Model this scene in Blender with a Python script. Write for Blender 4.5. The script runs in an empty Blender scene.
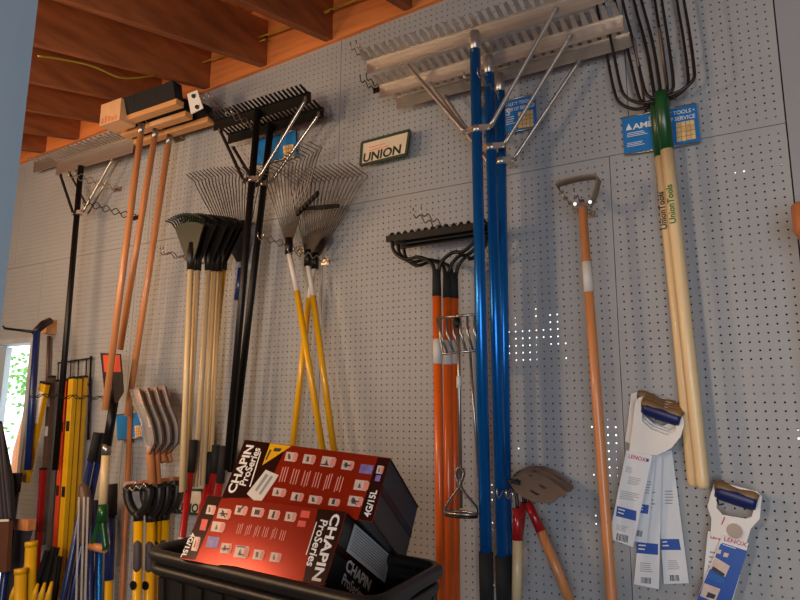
import bpy, math, random
import numpy as np
from mathutils import Vector, Matrix
random.seed(7)
SC = bpy.context.scene
COL = SC.collection
PI = math.pi

# ------------------------------------------------------------ camera
CAM = Vector((0.0, -2.21308, 1.6))
yaw, pitch, roll = map(math.radians, (-30.3062, 10.18298, 0.36893))
FPX = 657.3286
FW = Vector((math.sin(yaw)*math.cos(pitch), math.cos(yaw)*math.cos(pitch), math.sin(pitch)))
r0 = Vector((math.cos(yaw), -math.sin(yaw), 0)); u0 = r0.cross(FW)
RT = math.cos(roll)*r0 + math.sin(roll)*u0
UP = -math.sin(roll)*r0 + math.cos(roll)*u0
cd = bpy.data.cameras.new('camera'); cam = bpy.data.objects.new('camera', cd); COL.objects.link(cam)
M = Matrix.Identity(4)
for i in range(3):
    M[i][0], M[i][1], M[i][2], M[i][3] = RT[i], UP[i], -FW[i], CAM[i]
cam.matrix_world = M
cd.sensor_width = 36; cd.lens = 36*FPX/800; cd.clip_start = 0.05
SC.camera = cam

# ------------------------------------------------------------ world, lights, exposure
SC.view_settings.view_transform = 'Standard'; SC.view_settings.look = 'None'
SC.view_settings.gamma = 1; SC.view_settings.use_curve_mapping = False
SC.view_settings.exposure = 0.0
w = bpy.data.worlds.new('world'); SC.world = w; w.use_nodes = True
bg = w.node_tree.nodes['Background']; bg.inputs[0].default_value = (0.86, 0.95, 1.0, 1); bg.inputs[1].default_value = 2.6
def area(name, loc, target, sx, sy, power, color):
    l = bpy.data.lights.new(name, 'AREA'); l.shape = 'RECTANGLE'; l.size = sx; l.size_y = sy
    l.energy = power; l.color = color
    o = bpy.data.objects.new(name, l); COL.objects.link(o); o.location = loc
    o.rotation_euler = (Vector(target)-Vector(loc)).to_track_quat('-Z', 'Y').to_euler()
    return o
area('warm_ceiling_light', (-2.12, -2.4, 2.20), (-1.5, 0.0, 1.9), 0.16, 0.16, 13, (1.0, 0.70, 0.44))
area('warm_left_light', (-3.4, -1.9, 2.35), (-2.5, 0.0, 2.6), 1.0, 1.0, 27, (1.0, 0.64, 0.36))
area('warm_hand_light', (-0.75, -2.75, 1.85), (-1.5, 0.0, 1.9), 0.3, 0.3, 22, (1.0, 0.80, 0.62))
area('rear_cool_fill', (1.2, -4.6, 1.3), (-0.6, 0.0, 1.6), 2.4, 1.9, 105, (0.74, 0.86, 1.0))  # added cool fill lamp inside the closed rear wall, in place of daylight

# ------------------------------------------------------------ helpers
def ray(x, y): return FW + (x-400)/FPX*RT - (y-300)/FPX*UP
def at(x, y, d):
    """point of the vertical plane standing d metres in front of the pegboard"""
    r = ray(x, y); return CAM + r*((-d-CAM.y)/r.y)
def on_plane(x, y, p0, n):
    r = ray(x, y); return CAM + r*((p0-CAM).dot(n)/r.dot(n))
def lin(c):
    return tuple(((v/255)/12.92 if v/255 <= .04045 else ((v/255+.055)/1.055)**2.4) for v in c)

def mat(name, rgb, rough=0.5, metal=0.0, var=0.12, scale=12, stretch=(1, 1, 1), bump=0.0, spec=0.5, alpha=1.0, coat=0.0, rgb2=None):
    m = bpy.data.materials.new(name); m.use_nodes = True
    nt = m.node_tree; b = nt.nodes['Principled BSDF']
    tc = nt.nodes.new('ShaderNodeTexCoord'); mp = nt.nodes.new('ShaderNodeMapping'); nz = nt.nodes.new('ShaderNodeTexNoise')
    mp.inputs['Scale'].default_value = stretch; nz.inputs['Scale'].default_value = scale; nz.inputs['Detail'].default_value = 5
    nt.links.new(tc.outputs['Object'], mp.inputs[0]); nt.links.new(mp.outputs[0], nz.inputs['Vector'])
    rp = nt.nodes.new('ShaderNodeValToRGB'); c = lin(rgb)
    rp.color_ramp.elements[0].position = 0.3; rp.color_ramp.elements[1].position = 0.7
    lo = tuple(v*(1-var) for v in c) if rgb2 is None else lin(rgb2); hi = tuple(min(1, v*(1+var)) for v in c)
    rp.color_ramp.elements[0].color = (*lo, 1); rp.color_ramp.elements[1].color = (*hi, 1)
    nt.links.new(nz.outputs['Fac'], rp.inputs[0]); nt.links.new(rp.outputs[0], b.inputs['Base Color'])
    b.inputs['Roughness'].default_value = rough; b.inputs['Metallic'].default_value = metal
    b.inputs['Specular IOR Level'].default_value = spec; b.inputs['Coat Weight'].default_value = coat
    b.inputs['Coat Roughness'].default_value = 0.15
    if alpha < 1: b.inputs['Alpha'].default_value = alpha
    if bump:
        bp = nt.nodes.new('ShaderNodeBump'); bp.inputs['Strength'].default_value = bump; bp.inputs['Distance'].default_value = 0.002
        nt.links.new(nz.outputs['Fac'], bp.inputs['Height']); nt.links.new(bp.outputs[0], b.inputs['Normal'])
    return m

M_PEG = mat('pegboard_paint', (162, 162, 162), .55, var=.05, scale=3, bump=.05)
M_PLAIN = mat('plain_board_paint', (150, 152, 155), .5, var=.03, scale=3)
M_POST = mat('post_paint', (176, 190, 198), .5, var=.04, scale=6, stretch=(4, 4, .4), bump=.1)
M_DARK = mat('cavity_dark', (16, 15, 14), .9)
M_STUD = mat('stud_paint', (120, 112, 108), .8)
M_JOIST = mat('joist_wood', (156, 88, 42), .75, var=.2, scale=7, stretch=(6, .6, 3), bump=.2, rgb2=(126, 66, 30))
M_LEDGER = mat('ledger_wood', (216, 128, 66), .7, var=.18, scale=7, stretch=(.5, 6, 6), bump=.2)
M_OSB = mat('roof_board', (190, 120, 62), .85, var=.35, scale=40, bump=.3)
M_CABLE = mat('yellow_cable_sheath', (168, 138, 40), .5)
M_BLUEPOLE = mat('blue_anodised_pole', (8, 112, 196), .26, metal=.6, var=.04, spec=.6)
M_BLUEDK = mat('navy_painted_pole', (16, 40, 96), .35, coat=.3)
M_BLACK = mat('black_paint', (15, 14, 14), .4, var=.1, spec=.35)
M_BLACKP = mat('black_plastic', (24, 23, 22), .45, var=.15, scale=20)
M_BRISTLE = mat('black_bristle', (10, 10, 11), .8, scale=200, stretch=(8, 8, 1), bump=.6)
M_GRIP = mat('black_foam_grip', (30, 29, 29), .8)
M_ALU = mat('brushed_aluminium', (205, 196, 186), .36, metal=.85, var=.1, scale=10, stretch=(.4, 4, 8), bump=.05)
M_STEEL = mat('bare_steel', (176, 170, 162), .3, metal=.9, var=.12)
M_TINE = mat('spring_steel', (120, 110, 102), .42, metal=.7, var=.2)
M_WIRE = mat('zinc_wire', (190, 180, 165), .28, metal=.9)
M_DKSTEEL = mat('dark_steel', (52, 44, 40), .38, metal=.55, var=.2)
M_RUST = mat('brown_lacquered_steel', (104, 80, 66), .45, metal=.2, var=.25)
M_WOODP = mat('pale_ash_wood', (230, 200, 150), .42, var=.1, scale=6, stretch=(10, 10, .6), coat=.25)
M_WOODO = mat('orange_lacquered_wood', (212, 138, 84), .38, var=.14, scale=6, stretch=(10, 10, .6), coat=.3)
M_WOODR = mat('red_brown_wood', (178, 108, 62), .45, var=.16, scale=6, stretch=(10, 10, .6), coat=.2)
M_WOODB = mat('broom_block_wood', (206, 150, 96), .5, var=.12, scale=8, stretch=(.6, 8, 8))
M_CARD = mat('cardboard', (212, 164, 118), .75, var=.08)
M_YELLOW = mat('yellow_fibreglass', (236, 176, 14), .3, var=.04, coat=.3)
M_LEVEL = mat('yellow_level_paint', (216, 164, 12), .4, var=.08)
M_ORANGE = mat('orange_fibreglass', (235, 100, 24), .3, var=.05, coat=.3)
M_ORANGER = mat('orange_red_paint', (214, 74, 34), .4)
M_RED = mat('red_paint', (164, 22, 26), .3, coat=.3)
M_GREEN = mat('green_paint', (14, 74, 34), .32, var=.2, coat=.3)
M_DKGREEN = mat('dark_green_plastic', (34, 40, 24), .45, var=.2)
M_WHITE = mat('white_plastic', (226, 222, 216), .4, var=.03)
M_LABEL = mat('white_label', (222, 214, 204), .6, var=.05)
M_PAPER = mat('printed_card_white', (224, 226, 228), .5, var=.02)
M_SBLUE = mat('card_blue', (24, 78, 168), .4, var=.03)
M_NAVY = mat('navy_grip', (24, 34, 92), .4)
M_GOLD = mat('brown_rubber', (132, 102, 66), .5)
M_TXTRED = mat('ink_red', (200, 36, 36), .5)
M_TXTGREY = mat('ink_grey', (150, 152, 156), .5)
M_TXTDK = mat('ink_dark', (40, 40, 46), .5)
M_TXTGREEN = mat('ink_green', (24, 110, 40), .5)
M_TXTDKG = mat('ink_dark_green', (22, 50, 30), .5)
M_TXTW = mat('ink_white', (236, 232, 226), .5)
M_AMES = mat('sign_blue', (28, 118, 186), .4, var=.03)
M_SAND = mat('sign_picture', (232, 196, 130), .5, var=.2, scale=40)
M_CREAM = mat('sign_cream', (224, 204, 176), .6, var=.08, scale=20)
M_SIGNEDGE = mat('sign_green_edge', (48, 66, 44), .5)
M_BOXRED = mat('box_red', (156, 42, 20), .21, metal=.35, var=.15, scale=3, spec=.3)
M_BOXDK = mat('box_dark_brown', (50, 22, 18), .21, metal=.35, var=.15, scale=4, spec=.3)
M_BOXSIDE = mat('box_charcoal', (34, 33, 34), .35, var=.2, scale=4, coat=.2)
M_PINK = mat('ink_pink', (226, 140, 124), .5)
M_THUMB = mat('printed_photo_pale', (214, 190, 176), .4, var=.12, scale=60)
M_THUMB2 = mat('printed_photo_violet', (128, 112, 170), .4, var=.3, scale=80)
M_GREYTXT = mat('panel_grey', (214, 214, 212), .5)
M_BIN = mat('bin_black_plastic', (30, 27, 25), .42, var=.15, scale=8)
M_GREYG = mat('grey_rubber', (74, 68, 74), .6)
M_CLAY = mat('grey_brown_steel', (140, 122, 106), .45, metal=.35, var=.1)
M_CLEAR = mat('clear_plastic_film', (235, 232, 228), .12, alpha=.28, spec=1)
M_TRIM = mat('door_trim_paint', (176, 178, 182), .5)
M_FLOOR = mat('concrete', (112, 108, 104), .8, var=.15, scale=5)
M_LEAF = mat('leaf_green', (110, 168, 76), .6, var=.3)
M_GRAVEL = mat('gravel', (210, 205, 195), .9, var=.2, scale=60)

class MB:
    def __init__(s): s.v = []; s.f = []; s.sm = []
    def add(s, vs, fs, smooth=False):
        n = len(s.v); s.v += [tuple(v) for v in vs]; s.f += [tuple(i+n for i in f) for f in fs]; s.sm += [smooth]*len(fs); return s
    def hexa(s, p):      # 8 corners: bottom 0-3, top 4-7
        return s.add(p, [(0, 3, 2, 1), (4, 5, 6, 7), (0, 1, 5, 4), (1, 2, 6, 5), (2, 3, 7, 6), (3, 0, 4, 7)])
    def box(s, c, ax, ay, az):   # centre and half-axis vectors
        c, ax, ay, az = map(Vector, (c, ax, ay, az))
        return s.hexa([c-ax-ay-az, c+ax-ay-az, c+ax+ay-az, c-ax+ay-az, c-ax-ay+az, c+ax-ay+az, c+ax+ay+az, c-ax+ay+az])
    def bx(s, x0, x1, y0, y1, z0, z1):
        return s.box(((x0+x1)/2, (y0+y1)/2, (z0+z1)/2), ((x1-x0)/2, 0, 0), (0, (y1-y0)/2, 0), (0, 0, (z1-z0)/2))
    def bar(s, a, b, wv, tv):   # rectangular bar from a to b, half vectors wv, tv
        a, b, wv, tv = map(Vector, (a, b, wv, tv))
        return s.hexa([a-wv-tv, a+wv-tv, a+wv+tv, a-wv+tv, b-wv-tv, b+wv-tv, b+wv+tv, b-wv+tv])
    def tube(s, pts, r, seg=10, caps=True, closed=False):
        pts = [Vector(p) for p in pts]; n = len(pts)
        rr = list(r) if isinstance(r, (list, tuple)) else [r]*n
        vs = []; prev = None
        for i, p in enumerate(pts):
            if closed: t = pts[(i+1) % n]-pts[i-1]
            else: t = pts[min(i+1, n-1)]-pts[max(i-1, 0)]
            t = t.normalized() if t.length > 1e-9 else Vector((0, 0, 1))
            if prev is None:
                a = Vector((0, 0, 1)) if abs(t.z) < .9 else Vector((1, 0, 0)); x = t.cross(a).normalized()
            else:
                x = prev - t*prev.dot(t); x = x.normalized() if x.length > 1e-6 else t.orthogonal().normalized()
            prev = x; y = t.cross(x)
            for k in range(seg):
                a = 2*PI*k/seg; vs.append(p + (x*math.cos(a)+y*math.sin(a))*rr[i])
        fs = []
        for i in range(n if closed else n-1):
            j = (i+1) % n
            for k in range(seg):
                k2 = (k+1) % seg; fs.append((i*seg+k, i*seg+k2, j*seg+k2, j*seg+k))
        s.add(vs, fs, True)
        if caps and not closed:
            b = len(s.v)-len(vs)
            s.f.append(tuple(b+k for k in reversed(range(seg)))); s.sm.append(False)
            s.f.append(tuple(b+(n-1)*seg+k for k in range(seg))); s.sm.append(False)
        return s
    def prism(s, poly, off, smooth=False):   # closed polygon extruded by vector off
        n = len(poly); P = [Vector(p) for p in poly]; off = Vector(off)
        vs = P + [p+off for p in P]
        return s.add(vs, [tuple(range(n))[::-1], tuple(range(n, 2*n))] + [(i, (i+1) % n, n+(i+1) % n, n+i) for i in range(n)])
    def build(s, name, m, parent=None, kind=None, label=None):
        me = bpy.data.meshes.new(name)
        o0 = parent_origin(parent)
        me.from_pydata([(v[0]-o0.x, v[1]-o0.y, v[2]-o0.z) for v in s.v], [], s.f)
        me.polygons.foreach_set('use_smooth', s.sm); me.materials.append(m); me.update()
        o = bpy.data.objects.new(name, me); COL.objects.link(o)
        if parent is not None: o.parent = parent
        if kind: o['kind'] = kind
        if label: o['label'] = label
        return o
ORG = {}
def parent_origin(p):
    if p is None: return Vector((0, 0, 0))
    while p.parent is not None: p = p.parent
    return p.location.copy()
def thing(name, label, cat, loc, group=None):
    o = bpy.data.objects.new(name, None); COL.objects.link(o); o.location = loc; o.empty_display_size = .05
    o['label'] = label; o['category'] = cat
    if group: o['group'] = group
    return o
def tag(o, label, cat, group=None):
    o['label'] = label; o['category'] = cat
    if group: o['group'] = group
    return o
def setting(name, loc=(0, 0, 0)):
    o = bpy.data.objects.new(name, None); COL.objects.link(o); o.location = loc; o['kind'] = 'structure'; return o
def lerp(a, b, t): return Vector(a)+(Vector(b)-Vector(a))*t
def smooth_path(pts, n=6):
    pts = [Vector(p) for p in pts]; P = [pts[0]*2-pts[1]]+pts+[pts[-1]*2-pts[-2]]; out = []
    for i in range(1, len(P)-2):
        for k in range(n):
            t = k/n
            out.append(0.5*((2*P[i])+(P[i+1]-P[i-1])*t+(2*P[i-1]-5*P[i]+4*P[i+1]-P[i+2])*t*t+(3*P[i]-P[i-1]-3*P[i+1]+P[i+2])*t**3))
    out.append(pts[-1]); return out
def text(name, s, origin, ex, ey, size, m, parent, bold=0.0, ax='LEFT', ay='BOTTOM_BASELINE', shear=0, sx=1.0, lift=.0006):
    cu = bpy.data.curves.new(name, 'FONT'); cu.body = s; cu.size = 1; cu.align_x = ax; cu.align_y = ay
    cu.offset = bold; cu.shear = shear; cu.resolution_u = 3
    tmp = bpy.data.objects.new('tmp_text', cu)
    me = bpy.data.meshes.new_from_object(tmp); bpy.data.objects.remove(tmp)
    ex = Vector(ex).normalized(); ey = Vector(ey); ey = (ey-ex*ey.dot(ex)).normalized(); n = ex.cross(ey)
    o0 = parent_origin(parent); O = Vector(origin)-o0
    for v in me.vertices:
        v.co = O + ex*(v.co.x*size*sx) + ey*(v.co.y*size) + n*lift
    me.materials.clear(); me.materials.append(m); me.name = name
    o = bpy.data.objects.new(name, me); COL.objects.link(o); o.parent = parent
    return o

# ============================================================ SETTING
def ztop(x): return 3.350 + .042*x
XS = .066; X0 = -5.0; ZB = 0.2; SEAM = 2.494
wall = setting('wall_back')
P_ = .0254
def peg_panel(x0, x1, z0, z1, topf=None):
    """perforated hardboard with real round holes on a 1 inch grid"""
    g = .0012; x0 += g; x1 -= g; z0 += g; z1 -= g
    nx = int((x1-x0-.012)/P_); nz = int((z1-z0-.012)/P_)
    # interior grid of cells centred; a plain margin around
    mx = (x1-x0-nx*P_)/2; mz = (z1-z0-nz*P_)/2
    gx0, gz0 = x0+mx, z0+mz
    r = .0031; a = np.arange(8)*PI/4 + PI/8
    h = P_/2
    sq = np.array([(h, h*.4142), (h*.4142, h), (-h*.4142, h), (-h, h*.4142), (-h, -h*.4142), (-h*.4142, -h), (h*.4142, -h), (h, -h*.4142)])
    sq = sq[[0, 1, 2, 3, 4, 5, 6, 7]]
    cs = np.array([(h, h), (-h, h), (-h, -h), (h, -h)])
    oc = np.stack([np.cos(a), np.sin(a)], 1)*r
    # ring of 4 corner verts + 8 circle verts (front) + 8 circle verts (back)
    I, J = np.meshgrid(np.arange(nx), np.arange(nz), indexing='ij'); I = I.ravel(); J = J.ravel()
    cx = gx0+(I+.5)*P_; cz = gz0+(J+.5)*P_
    keep = np.ones(len(cx), bool)
    nper = 20
    V = np.zeros((len(cx), nper, 3))
    V[:, :4, 0] = cx[:, None]+cs[None, :, 0]; V[:, :4, 2] = cz[:, None]+cs[None, :, 1]
    V[:, 4:12, 0] = cx[:, None]+oc[None, :, 0]; V[:, 4:12, 2] = cz[:, None]+oc[None, :, 1]
    V[:, 12:, 0] = V[:, 4:12, 0]; V[:, 12:, 2] = V[:, 4:12, 2]; V[:, 12:, 1] = .005
    base = [(0, 1, 5, 4), (1, 6, 5), (1, 7, 6), (1, 2, 8, 7)]
    # circle index k -> 4+k at angle 22.5+45k ; corners 0:(+,+) 1:(-,+) 2:(-,-) 3:(+,-)
    F = []
    corner_of = [0, 0, 1, 1, 2, 2, 3, 3]
    for k in range(8):
        k2 = (k+1) % 8; c1, c2 = corner_of[k], corner_of[k2]
        if c1 == c2: F.append((c1, 4+k2, 4+k))
        else: F.append((c1, c2, 4+k2, 4+k))
    W = [(4+k, 4+(k+1) % 8, 12+(k+1) % 8, 12+k) for k in range(8)]
    T = [f for f in F if len(f) == 3]; Q = [f for f in F if len(f) == 4]+W
    # the circle starts at 22.5 deg, so corner 0 (45 deg) faces edge 0-1: fan triangles at corners, quads between
    offs = (np.arange(len(cx))*nper)[:, None, None]
    tri = (np.array(T)[None]+offs).reshape(-1, 3); quad = (np.array(Q)[None]+offs).reshape(-1, 4)
    vs = V.reshape(-1, 3).tolist(); fs = tri.tolist()+quad.tolist()
    nb = len(vs)
    gx1, gz1 = gx0+nx*P_, gz0+nz*P_
    for (a0, a1, b0, b1) in ((x0, gx0, z0, z1), (gx1, x1, z0, z1), (gx0, gx1, z0, gz0), (gx0, gx1, gz1, z1)):
        n = len(vs); vs += [(a0, 0, b0), (a1, 0, b0), (a1, 0, b1), (a0, 0, b1)]; fs.append([n, n+1, n+2, n+3])
    for (a0, b0, a1, b1) in ((x0, z0, x1, z0), (x1, z0, x1, z1), (x1, z1, x0, z1), (x0, z1, x0, z0)):
        n = len(vs); vs += [(a0, 0, b0), (a0, .005, b0), (a1, .005, b1), (a1, 0, b1)]; fs.append([n, n+1, n+2, n+3])
    me = bpy.data.meshes.new('pegboard_panel'); me.from_pydata(vs, [], fs); me.materials.append(M_PEG); me.update()
    o = bpy.data.objects.new('pegboard_panel', me); COL.objects.link(o); o.parent = wall
DX0, DX1, DZ = -4.95, -3.74, 2.02       # doorway in the same wall
lowx = [XS, -.461, -1.68, -2.90, DX1]
for a, b in zip(lowx[1:], lowx[:-1]): peg_panel(a, b, ZB, SEAM)
upx = [XS, -.39, -1.609, -2.828, -4.047, X0]
for a, b in zip(upx[1:], upx[:-1]): peg_panel(a, b, SEAM, 3.36)
peg_panel(X0, DX1, DZ+.03, SEAM)
MB().bx(XS+.003, 1.6, -.004, .012, ZB, 3.6).build('plain_board', M_PLAIN, wall)
MB().bx(XS-.001, XS+.003, .001, .006, ZB, 3.4).build('joint_strip', M_DARK, wall)
# (see through to daylight only where the sheathing has chinks)
# studs and sheathing behind the perforated boards
def stud(x0, x1, z0, z1): MB().bx(x0, x1, .0062, .045, z0, z1).build('stud', M_STUD, wall)
for i in range(12):
    x = -.20-.406*i
    if not (DX0 < x < DX1): stud(x-.019, x+.019, ZB, 3.3)
    else: stud(x-.019, x+.019, DZ+.03, 3.3)
for x in (-.461, -1.609): stud(x-.02, x+.02, ZB, 3.3)
for z in (2.494, 2.10, 1.72, 1.10, .75): 
    for (a, b) in ((-3.7, -1.05), (-.95, .06)): stud(a, b, z-.045, z+.045)
gaps = []
rg = random.Random(11)
for (ga, gb, gc, gd, gn) in ((-.90, -.62, 1.74, 2.00, 20), (-.66, -.36, 1.25, 1.62, 32), (-1.0, -.80, 1.15, 1.5, 8), (-.12, .12, 2.36, 2.48, 8), (-1.0, -.84, .98, 1.08, 2), (-.42, -.34, 1.6, 1.7, 1), (.0, .05, 1.5, 1.56, 1)):
    if gn == 20: gaps += [(-.86, -.76, 1.80, 1.92), (-.72, -.66, 1.86, 1.99), (-.80, -.74, 1.72, 1.78)]
    if gn == 32: gaps += [(-.56, -.50, 1.40, 1.52), (-.44, -.40, 1.30, 1.38)]
    for _ in range(gn):
        gx, gz = rg.uniform(ga, gb), rg.uniform(gc, gd); gw, gh = rg.uniform(.014, .05), rg.uniform(.014, .05)
        gaps.append((gx, gx+gw, gz, gz+gh))
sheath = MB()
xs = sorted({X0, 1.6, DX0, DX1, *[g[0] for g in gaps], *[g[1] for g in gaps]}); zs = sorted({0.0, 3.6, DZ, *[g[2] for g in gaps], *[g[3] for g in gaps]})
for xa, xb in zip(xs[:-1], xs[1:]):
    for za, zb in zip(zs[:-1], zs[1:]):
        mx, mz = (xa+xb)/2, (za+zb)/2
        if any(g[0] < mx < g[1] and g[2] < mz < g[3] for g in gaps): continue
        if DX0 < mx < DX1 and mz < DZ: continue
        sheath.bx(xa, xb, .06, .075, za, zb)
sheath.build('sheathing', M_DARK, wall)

# ceiling: ledger, rafters falling towards the room, roof boards
ceil = setting('ceiling')
S_ = .25; HJ = .235
l0, l1 = -5.0, 1.6
MB().hexa([(l0, -.02, ztop(l0)), (l1, -.02, ztop(l1)), (l1, .06, ztop(l1)), (l0, .06, ztop(l0)),
           (l0, -.02, ztop(l0)+.45), (l1, -.02, ztop(l1)+.36), (l1, .06, ztop(l1)+.36), (l0, .06, ztop(l0)+.45)]).build('ledger_board', M_LEDGER, ceil)
for X in (1.2, .8, .4, 0.0, -.41, -.82, -1.232, -1.645, -2.035, -2.415, -2.785, -3.14, -3.48, -3.81, -4.14, -4.5, -4.85):
    z0 = ztop(X)+.004; L = 4.2
    MB().hexa([(X-.038, -L, z0-S_*L), (X, -L, z0-S_*L), (X, -.021, z0), (X-.038, -.021, z0),
               (X-.038, -L, z0-S_*L+HJ), (X, -L, z0-S_*L+HJ), (X, -.021, z0+HJ), (X-.038, -.021, z0+HJ)]).build('rafter', M_JOIST, ceil)
nb = 18
for i in range(nb):
    ya = -4.2*i/nb-.002; yb = -4.2*(i+1)/nb+.002
    za, zb = [ztop(-1.5)+.07+HJ+S_*y for y in (ya, yb)]
    MB().hexa([(l0, yb, zb), (l1, yb, zb), (l1, ya, za), (l0, ya, za), (l0, yb, zb+.02), (l1, yb, zb+.02), (l1, ya, za+.02), (l0, ya, za+.02)]).build('roof_board', M_OSB, ceil)
MB().bx(l0, l1, -5.6, .3, -.12, 0).build('floor', M_FLOOR, None, 'structure')
MB().bx(-5.15, -5.0, -5.6, .08, 0, 3.7).build('wall_left', M_PLAIN, None, 'structure')
MB().bx(1.6, 1.75, -5.6, .08, 0, 3.7).build('wall_right', M_PLAIN, None, 'structure')
MB().bx(-5.15, 1.75, -5.75, -5.6, 0, 3.7).build('wall_front', M_PLAIN, None, 'structure')
MB().bx(-5.15, 1.75, -5.7, -4.1, 2.6, 2.7).build('ceiling_rear', M_OSB, None, 'structure')
pe = at(21, 150, 1.88).x
MB().bx(pe-.30, pe, -1.98, -1.88, 0, 2.83).build('trim_1', M_POST, None, 'structure')
# doorway
dr = setting('door_1')
MB().bx(DX1-.03, DX1, -.012, .06, 0, DZ).bx(DX0, DX1, -.012, .06, DZ, DZ+.03).bx(DX0, DX0+.03, -.012, .06, 0, DZ).build('door_frame', M_TRIM, dr)
MB().bx(DX0+.03, -4.07, .02, .055, 0.02, DZ-.01).build('door_leaf', M_POST, dr)
# outdoors
MB().bx(-16, 10, .3, 22, -.3, -.2).build('ground_outside', M_GRAVEL, None, 'structure')
tr = thing('garden_tree', 'pale green sunlit tree seen through the open doorway', 'tree', (-11.0, 4.2, -.2))
MB().tube([(-11.0, 4.2, -.2), (-11.05, 4.2, 1.0), (-10.9, 4.25, 2.0)], [.08, .06, .03]).build('trunk', M_WOODR, tr)
lf = MB()
for i in range(420):
    c = Vector((-10.95+random.gauss(0, .42), 4.2+random.gauss(0, .4), 2.2+random.gauss(0, .42)))
    a = Vector((random.gauss(0, 1), random.gauss(0, 1), random.gauss(0, 1))).normalized()*.05; b = a.orthogonal().normalized()*.03
    lf.add([c-a, c+b, c+a, c-b], [(0, 1, 2, 3)])
lf.build('leaves', M_LEAF, tr, 'stuff')

# yellow electric cables clipped along the rafters
def cable(pts, label):
    tag(MB().tube(smooth_path(pts), .0042, 6).build('electric_cable', M_CABLE), label, 'cable')
def on_rafter(px, py, X):
    r = ray(px, py); return CAM+r*((X+.008-CAM.x)/r.x)
cable([on_rafter(38, 56, -2.415), on_rafter(60, 59, -2.415), on_rafter(92, 66, -2.415), on_rafter(118, 77, -2.415), on_rafter(136, 78, -2.415), on_rafter(156, 75, -2.415)], 'yellow electric cable lying loose on the rafter at the left')
for (xa, ya, xb, yb, X, n) in ((204, 62, 224, 54, -2.415, 'above the brooms'), (260, 37, 292, 26, -2.035, 'above the black rakes'), (326, 11, 358, -3, -1.645, 'highest of all')):
    z = on_rafter(xa, ya, X).z
    a = on_rafter(xa, ya, X); b = a+Vector((.41, 0, .0)); m_ = (a+b)/2-Vector((0, 0, .0))
    cable([a-Vector((0.02, 0, 0)), m_, b], 'short run of yellow cable between two rafters, '+n)

# ============================================================ TOOLS
UPV = Vector((0, 0, 1)); OUT = Vector((0, -1, 0)); XV = Vector((1, 0, 0))

def handle(t, pts, r, m, name='handle', seg=14, label=None):
    return MB().tube(pts, r, seg).build(name, m, t, None, label)

def wave_hook(px, py, d0, length, label, group=None, gap=.03, waves=4, m=M_WIRE, drop=0.0):
    """pair of wavy wire prongs reaching out of the pegboard"""
    b = at(px, py, .0)
    t = thing('wave_hook', label, 'hook', b, group)
    for s in (-1, 1):
        pts = [b+XV*s*gap/2]
        n = waves*6
        for i in range(n+1):
            u = i/n; pts.append(b+XV*s*gap/2+OUT*(.015+u*length)+UPV*(.010*math.sin(u*waves*2*PI)-drop*u))
        pts.append(pts[-1]+UPV*.02)
        MB().tube(pts, .0023, 6).build('prong', m, t)
    MB().bar(b-XV*(gap/2+.008), b+XV*(gap/2+.008), UPV*.012, OUT*.003).build('hook_plate', m, t)
    return t

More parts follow.
